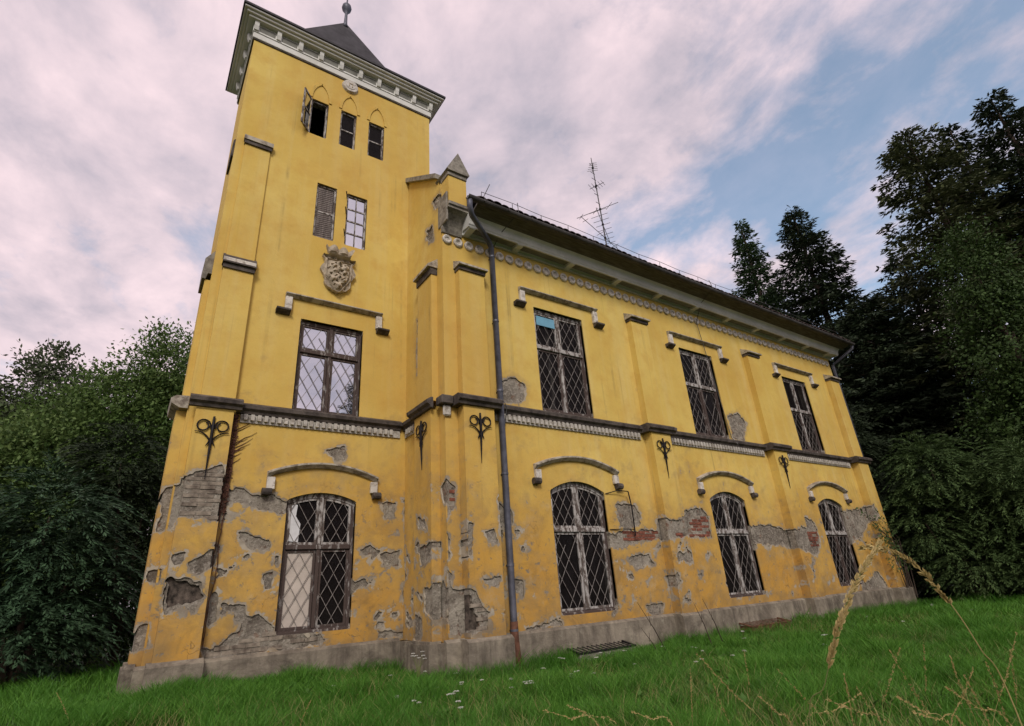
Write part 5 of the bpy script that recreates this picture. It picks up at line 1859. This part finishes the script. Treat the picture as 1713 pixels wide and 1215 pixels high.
def an_p(t, u=0.0, v=0.0, d=0.0):
    return (12.40 - 0.10 * t + u, 11.0 + d, 11.75 + 4.9 * t + v)


MB().tube([an_p(0), an_p(0.5), an_p(1.0)], [0.028, 0.024, 0.016], 6).build('mast', 'wire', an)
for (t, dirx, diry, dz, ln, ne, el) in ((0.36, -0.85, -0.5, 0.35, 1.7, 8, 0.34), (0.50, 0.8, -0.2, 0.5, 2.2, 3, 0.25), (0.72, -0.3, 0.9, 0.05, 0.6, 5, 0.28), (0.90, 0.5, 0.6, 0.0, 0.5, 5, 0.22), (0.24, 0.95, 0.2, -0.15, 2.6, 3, 0.2)):
    d = Vector((dirx, diry, dz)).normalized()
    c = Vector(an_p(t))
    a0 = c - d * ln * 0.55
    a1 = c + d * ln * 0.45
    bo = MB().tube([a0, a1], 0.011, 5).build('boom', 'wire', an)
    sd = d.cross(Vector((0, 0, 1))).normalized()
    for k in range(ne):
        p = a0.lerp(a1, (k + 0.3) / ne)
        MB().tube([p - sd * el * (0.6 + 0.4 * k / ne), p + sd * el * (0.6 + 0.4 * k / ne)], 0.008, 4).build('element', 'wire', bo)
    MB().box(c.x - 0.03, c.x + 0.03, c.y - 0.03, c.y + 0.03, c.z - 0.04, c.z + 0.04).build('clamp', 'iron', bo)
for t in (0.55, 0.63, 0.70, 0.78, 0.84, 0.92):
    q = an_p(t)
    MB().tube([(q[0] - 0.16, q[1], q[2] + 0.03), (q[0] + 0.05, q[1], q[2])], 0.010, 4).build('rung', 'iron', an)

# ------------------------------------------------------------------ dead creeper on the tower pilaster
rc = random.Random(12)
cr = MB()
for s in range(9):
    x0 = 1.33 + rc.uniform(-.035, .06)
    pts = []
    z = 0.75 + rc.uniform(0, 0.3) if s < 2 else rc.uniform(2.6, 3.9)
    x_ = x0
    top = rc.uniform(3.9, 4.95)
    while z < top:
        pts.append((x_, YT - 0.02 - rc.uniform(0.0, 0.02), z))
        z += 0.12
        x_ = min(max(x_ + rc.uniform(-.02, .02), 1.305), 1.40)
    cr.tube(pts, 0.009, 4)
for s in range(10):
    z = rc.uniform(3.95, 4.7)
    ln = rc.uniform(0.15, 0.42)
    pts = [(1.36 + ln * t, YT - 0.012, z + ln * 0.75 * t + rc.uniform(-.015, .015)) for t in (0, .25, .5, .75, 1)]
    cr.tube(pts, [0.009, 0.008, 0.007, 0.005, 0.003], 4)
creep = cr.build('dead_creeper', 'creeper')
tag(creep, 'dead brown creeper clinging beside the left tower pilaster', 'climber')
lf = MB()
for s in range(420):
    z = 5.0 - 1.9 * rc.random() ** 1.5
    x_ = 1.345 + rc.gauss(0, 0.03)
    e = rc.uniform(0.012, 0.03)
    i = len(lf.v)
    yy = YT - 0.03 - rc.uniform(0, 0.03)
    lf.v += [(x_, yy, z), (x_ + e, yy - 0.01, z + e * .5), (x_ + rc.uniform(-.01, .01), yy, z + e * 1.5), (x_ - e, yy - .01, z + e * .6)]
    lf.f.append((i, i + 1, i + 2, i + 3))
lf.build('dry_leaves', 'creeper', creep)


# ------------------------------------------------------------------ tall stalks and flowers
def ray_pt(px, py, dist):
    d = RIGHT * ((px - 856.5) / 898.13) + DOWN * ((py - 607.5) / 898.13) + FWD
    return Vector((0, 0, 1.4)) + d * dist


def stalk(pts, label, head_from, head_r, seed, mat_head='straw', r0=0.0022, spik=150, slen=0.014, group=None, name='grass_stalk'):
    """pts: control points from the ground to the tip; the seed head begins at fraction head_from"""
    r = np.random.default_rng(seed)
    P = [Vector(p) for p in pts]
    fine = []
    n = len(P)
    for i in range(n - 1):
        a, b_ = P[max(0, i - 1)], P[min(n - 1, i + 2)]
        for k in range(8):
            t = k / 8
            p0, p1 = P[i], P[i + 1]
            m0 = (p1 - a) * 0.5
            m1 = (b_ - p0) * 0.5
            fine.append((2 * t ** 3 - 3 * t ** 2 + 1) * p0 + (t ** 3 - 2 * t ** 2 + t) * m0 + (-2 * t ** 3 + 3 * t ** 2) * p1 + (t ** 3 - t ** 2) * m1)
    fine.append(P[-1])
    root = empty(name, tuple(P[0]), label, 'grass stalk', group)
    N_ = len(fine)
    MB().tube(fine, [r0 * (1 - 0.6 * k / N_) for k in range(N_)], 5).build('stem', 'stalk' if mat_head == 'straw' and seed % 2 else 'straw', root)
    A = np.array([tuple(p) for p in fine])
    seg = np.linalg.norm(np.diff(A, axis=0), axis=1)
    cum = np.concatenate([[0], np.cumsum(seg)])
    s = r.uniform(head_from, 1.0, spik) * cum[-1]
    C = np.stack([np.interp(s, cum, A[:, k]) for k in range(3)], -1)
    C2 = np.stack([np.interp(np.minimum(s + 0.01, cum[-1]), cum, A[:, k]) for k in range(3)], -1)
    T = C2 - C + 1e-6
    T = T / np.linalg.norm(T, axis=1, keepdims=True)
    out_ = r.normal(0, 1, (spik, 3))
    out_ -= T * np.sum(out_ * T, axis=1, keepdims=True)
    out_ /= np.linalg.norm(out_, axis=1, keepdims=True)
    f = (s / cum[-1] - head_from) / (1 - head_from)
    wd = head_r * np.sin(np.pi * np.clip(0.12 + 0.8 * f, 0, 1))
    Cc = C + out_ * (wd * r.uniform(0.1, 0.8, spik))[:, None]
    ln = slen * r.uniform(0.7, 1.3, spik)
    V1, F1 = sprays(Cc, T * 1.2 + out_ * 0.55, np.cross(T, out_), ln, ln * 0.42)
    V2, F2 = sprays(Cc, T * 1.2 + out_ * 0.55, out_, ln, ln * 0.42)
    link('seed_head', mesh_np('seed_head', np.concatenate([V1, V2]), np.concatenate([F1, F2 + len(V1)])), mat_head, root)
    return root


def grounded(v, dx=0.0, dy=0.0):
    x_, y_ = v.x + dx, v.y + dy
    return Vector((x_, y_, float(ground_z(x_, y_))))


# the two big stalks close to the camera
pA = [ray_pt(1360, 1250, 0.93), ray_pt(1380, 1145, 0.94), ray_pt(1405, 1042, 0.95), ray_pt(1436, 966, 0.97), ray_pt(1472, 908, 0.99)]
bA = grounded(pA[0], -0.03, 0.02)
stalk([bA, bA.lerp(pA[0], 0.5) + Vector((-0.012, 0, 0))] + pA, 'thick golden grass ear rising close to the camera before the far window', 0.835, 0.0046, 101, spik=330, slen=0.010, r0=0.0015)
pB = [ray_pt(1700, 1190, 1.05), ray_pt(1640, 1085, 1.06), ray_pt(1590, 1010, 1.07), ray_pt(1530, 945, 1.08), ray_pt(1478, 918, 1.08), ray_pt(1446, 917, 1.08)]
bB = grounded(pB[0], 0.05, 0.03)
stalk([bB, bB.lerp(pB[0], 0.5) + Vector((0.02, 0, 0))] + pB, 'thin pale grass stalk bowing left over the golden ear', 0.86, 0.0035, 102, spik=90, slen=0.013, r0=0.0015)
rs = random.Random(77)
spots = [((1290, 1228), (1215, 1150), (1166, 1094), 2.0), ((1395, 1225), (1350, 1165), (1300, 1120), 2.2), ((1005, 1222), (965, 1196), (908, 1188), 1.9), ((1040, 1225), (1000, 1192), (948, 1180), 2.1), ((1160, 1230), (1157, 1180), (1155, 1120), 2.6),
         ((1570, 1225), (1520, 1150), (1490, 1090), 1.8), ((1640, 1225), (1600, 1160), (1590, 1100), 2.0), ((1690, 1225), (1680, 1165), (1650, 1110), 1.7), ((1600, 1230), (1545, 1180), (1500, 1165), 1.6), ((1500, 1225), (1440, 1180), (1383, 1170), 1.9),
         ((1700, 1225), (1640, 1190), (1584, 1150), 1.5), ((1465, 1225), (1480, 1150), (1505, 1085), 2.4), ((1660, 1222), (1690, 1130), (1700, 1060), 2.2), ((120, 1225), (118, 1185), (95, 1160), 4.0), ((500, 1225), (500, 1195), (520, 1172), 3.4), ((1260, 1225), (1262, 1160), (1245, 1090), 3.0),
         ((1130, 1222), (1090, 1196), (1055, 1190), 2.0), ((1340, 1225), (1400, 1190), (1440, 1160), 1.8), ((1620, 1225), (1560, 1195), (1525, 1190), 1.5), ((1550, 1225), (1555, 1150), (1545, 1075), 2.6), ((1430, 1225), (1425, 1180), (1412, 1128), 2.3), ((1225, 1225), (1205, 1185), (1192, 1140), 2.6), ((1590, 1225), (1610, 1170), (1628, 1118), 2.1), ((1480, 1225), (1455, 1190), (1433, 1150), 2.0), ((1660, 1225), (1640, 1170), (1612, 1128), 1.9), ((1705, 1225), (1708, 1170), (1690, 1090), 2.3), ((1330, 1225), (1310, 1190), (1270, 1165), 1.9)]
ORD = ['first', 'second', 'third', 'fourth', 'fifth', 'sixth', 'seventh', 'eighth', 'ninth', 'tenth', 'eleventh', 'twelfth', 'thirteenth', 'fourteenth', 'fifteenth', 'sixteenth', 'seventeenth', 'eighteenth', 'nineteenth', 'twentieth', 'twenty-first', 'twenty-second', 'twenty-third', 'twenty-fourth']
zone = lambda q_: 2 if q_[0][0] > 1150 else (0 if q_[0][0] < 600 else 1)
for k, (a, b_, c, dd) in enumerate(spots):
    p0, p1, p2 = ray_pt(*a, dd), ray_pt(*b_, dd), ray_pt(*c, dd)
    d_ = p0 - p2
    k_ = min(2.5, p0.z / max(-d_.z, 0.05)) * 0.6
    g0 = grounded(p0 + Vector((d_.x * k_, d_.y * k_, 0)))
    p1 = p0.lerp(p2, 0.55) * 0.8 + p1 * 0.2
    zn = zone(spots[k])
    rank = sorted(q_[2][0] for q_ in spots if zone(q_) == zn).index(c[0])
    where = ('lower left', 'bottom middle', 'lower right')[zn]
    lab = 'dry grass stalk, %s from the left among the tips at the %s edge' % (ORD[rank], where)
    stalk([g0, g0.lerp(p0, 0.5), p0, p1, p2], lab, 0.78, 0.0028, 200 + k, spik=64, slen=0.0085, r0=0.0010, group='dry stalks at the %s edge' % where)
# bare dark twigs by the wall
for k, (a, b_) in enumerate((((1120, 1085), (1066, 1008)), ((1105, 1078), (1072, 1050)), ((1190, 1062), (1160, 1008)), ((1208, 1050), (1175, 1002)))):
    p0, p1 = ray_pt(*a, 10.4 if a[0] < 1150 else 11.3), ray_pt(*b_, 10.2 if a[0] < 1150 else 11.1)
    g0 = grounded(p0)
    o = MB().tube([g0, g0.lerp(p1, 0.55) + Vector((0.04, 0, 0)), p1], [0.012, 0.009, 0.003], 5)
    o.tube([g0.lerp(p1, 0.6), g0.lerp(p1, 0.8) + Vector((0.08, -0.03, 0.02))], [0.006, 0.002], 4)
    tag(o.build('bare_twig', 'bark'), ('tallest bare dark twig left of the second pilaster foot', 'short bare twig beside the tallest one near the second pilaster', 'left one of two bare twigs below the middle lower window', 'right one of two bare twigs below the middle lower window')[k], 'twig', 'bare twigs before the plinth')


def flower(x_, y_, h_, label, seed, heads=3):
    r = random.Random(seed)
    z0 = float(ground_z(x_, y_))
    root = empty('white_flower', (x_, y_, z0), label, 'flower', 'white flowers in the lawn')
    st = MB()
    tops = []
    for k in range(heads):
        tp = Vector((x_ + r.uniform(-.09, .09) * h_ * 2, y_ + r.uniform(-.09, .09) * h_ * 2, z0 + h_ * r.uniform(0.78, 1.0)))
        st.tube([(x_, y_, z0), (x_ + (tp.x - x_) * .3, y_ + (tp.y - y_) * .3, z0 + h_ * 0.55), tp], [0.005, 0.004, 0.002], 4)
        tops.append(tp)
    st.build('stem', 'stalk', root)
    for tp in tops:
        q = MB()
        for j in range(16):
            a = r.uniform(0, 6.28)
            rr = 0.035 * math.sqrt(r.random())
            c = tp + Vector((rr * math.cos(a), rr * math.sin(a), 0.008 - rr * 0.15 + r.uniform(0, .006)))
            e = 0.009
            i = len(q.v)
            q.v += [(c.x - e, c.y, c.z), (c.x, c.y - e, c.z + .003), (c.x + e, c.y, c.z), (c.x, c.y + e, c.z + .003), (c.x, c.y, c.z - e)]
            q.f += [(i, i + 1, i + 2, i + 3), (i, i + 4, i + 1), (i + 1, i + 4, i + 2), (i + 2, i + 4, i + 3), (i + 3, i + 4, i)]
        q.build('flower_head', 'petal', root)


flower(4.45, 9.6, 0.52, 'tallest white umbel flower standing before the inner corner of the walls', 1, 7)
rf = random.Random(5)
for k in range(34):
    while True:
        x_, y_ = rf.uniform(2.6, 9.8), rf.uniform(6.4, 9.9)
        if not inside_house(np.array([x_]), np.array([y_]))[0]:
            break
    flower(x_, y_, rf.uniform(0.14, 0.26), 'small white umbel flower dotted in the lawn grass', 10 + k, rf.choice((1, 2, 3)))
for k in range(8):
    flower(rf.uniform(10, 20), rf.uniform(4.5, 8.6), rf.uniform(0.16, 0.30), 'small white umbel flower dotted in the lawn grass', 60 + k, 2)
# sprig of shrub reaching across the far corner of the wall
r_ = np.random.default_rng(9)
tw = empty('leafy_sprig', (23.2, 9.2, 0.0), 'leafy sprig reaching over the patched wall beside the last lower window', 'branch')
q = MB()
Cs = []
Ds = []
for k in range(9):
    a = Vector((23.0 + r_.uniform(-.3, .3), 9.15, 0.3 + r_.uniform(0, .4)))
    b_ = Vector((21.0 + r_.uniform(0, 1.6), 9.22 + r_.uniform(-.1, .08), 2.4 + r_.uniform(-.3, 1.1)))
    mpt = a.lerp(b_, 0.55) + Vector((0.5, -0.1, 0.35))
    q.tube([a, mpt, b_], [0.018, 0.012, 0.004], 5)
    for j in range(60):
        t = r_.uniform(0.35, 1)
        p = (1 - t) ** 2 * a + 2 * t * (1 - t) * mpt + t * t * b_
        Cs.append((p.x + r_.normal(0, .08), p.y + r_.normal(0, .05), p.z + r_.normal(0, .10)))
        Ds.append(r_.normal(0, 1, 3) + np.array([-.3, 0, -.4]))
q.build('stems', 'bark', tw)
Cs = np.array(Cs)
ln = r_.uniform(0.05, 0.12, len(Cs))
V, F = sprays(Cs, np.array(Ds), r_.normal(0, 1, Cs.shape) + np.array([0, -.6, .6]), ln, ln * 0.6)
link('leaves', mesh_np('leaves', V, F), 'shrub', tw)
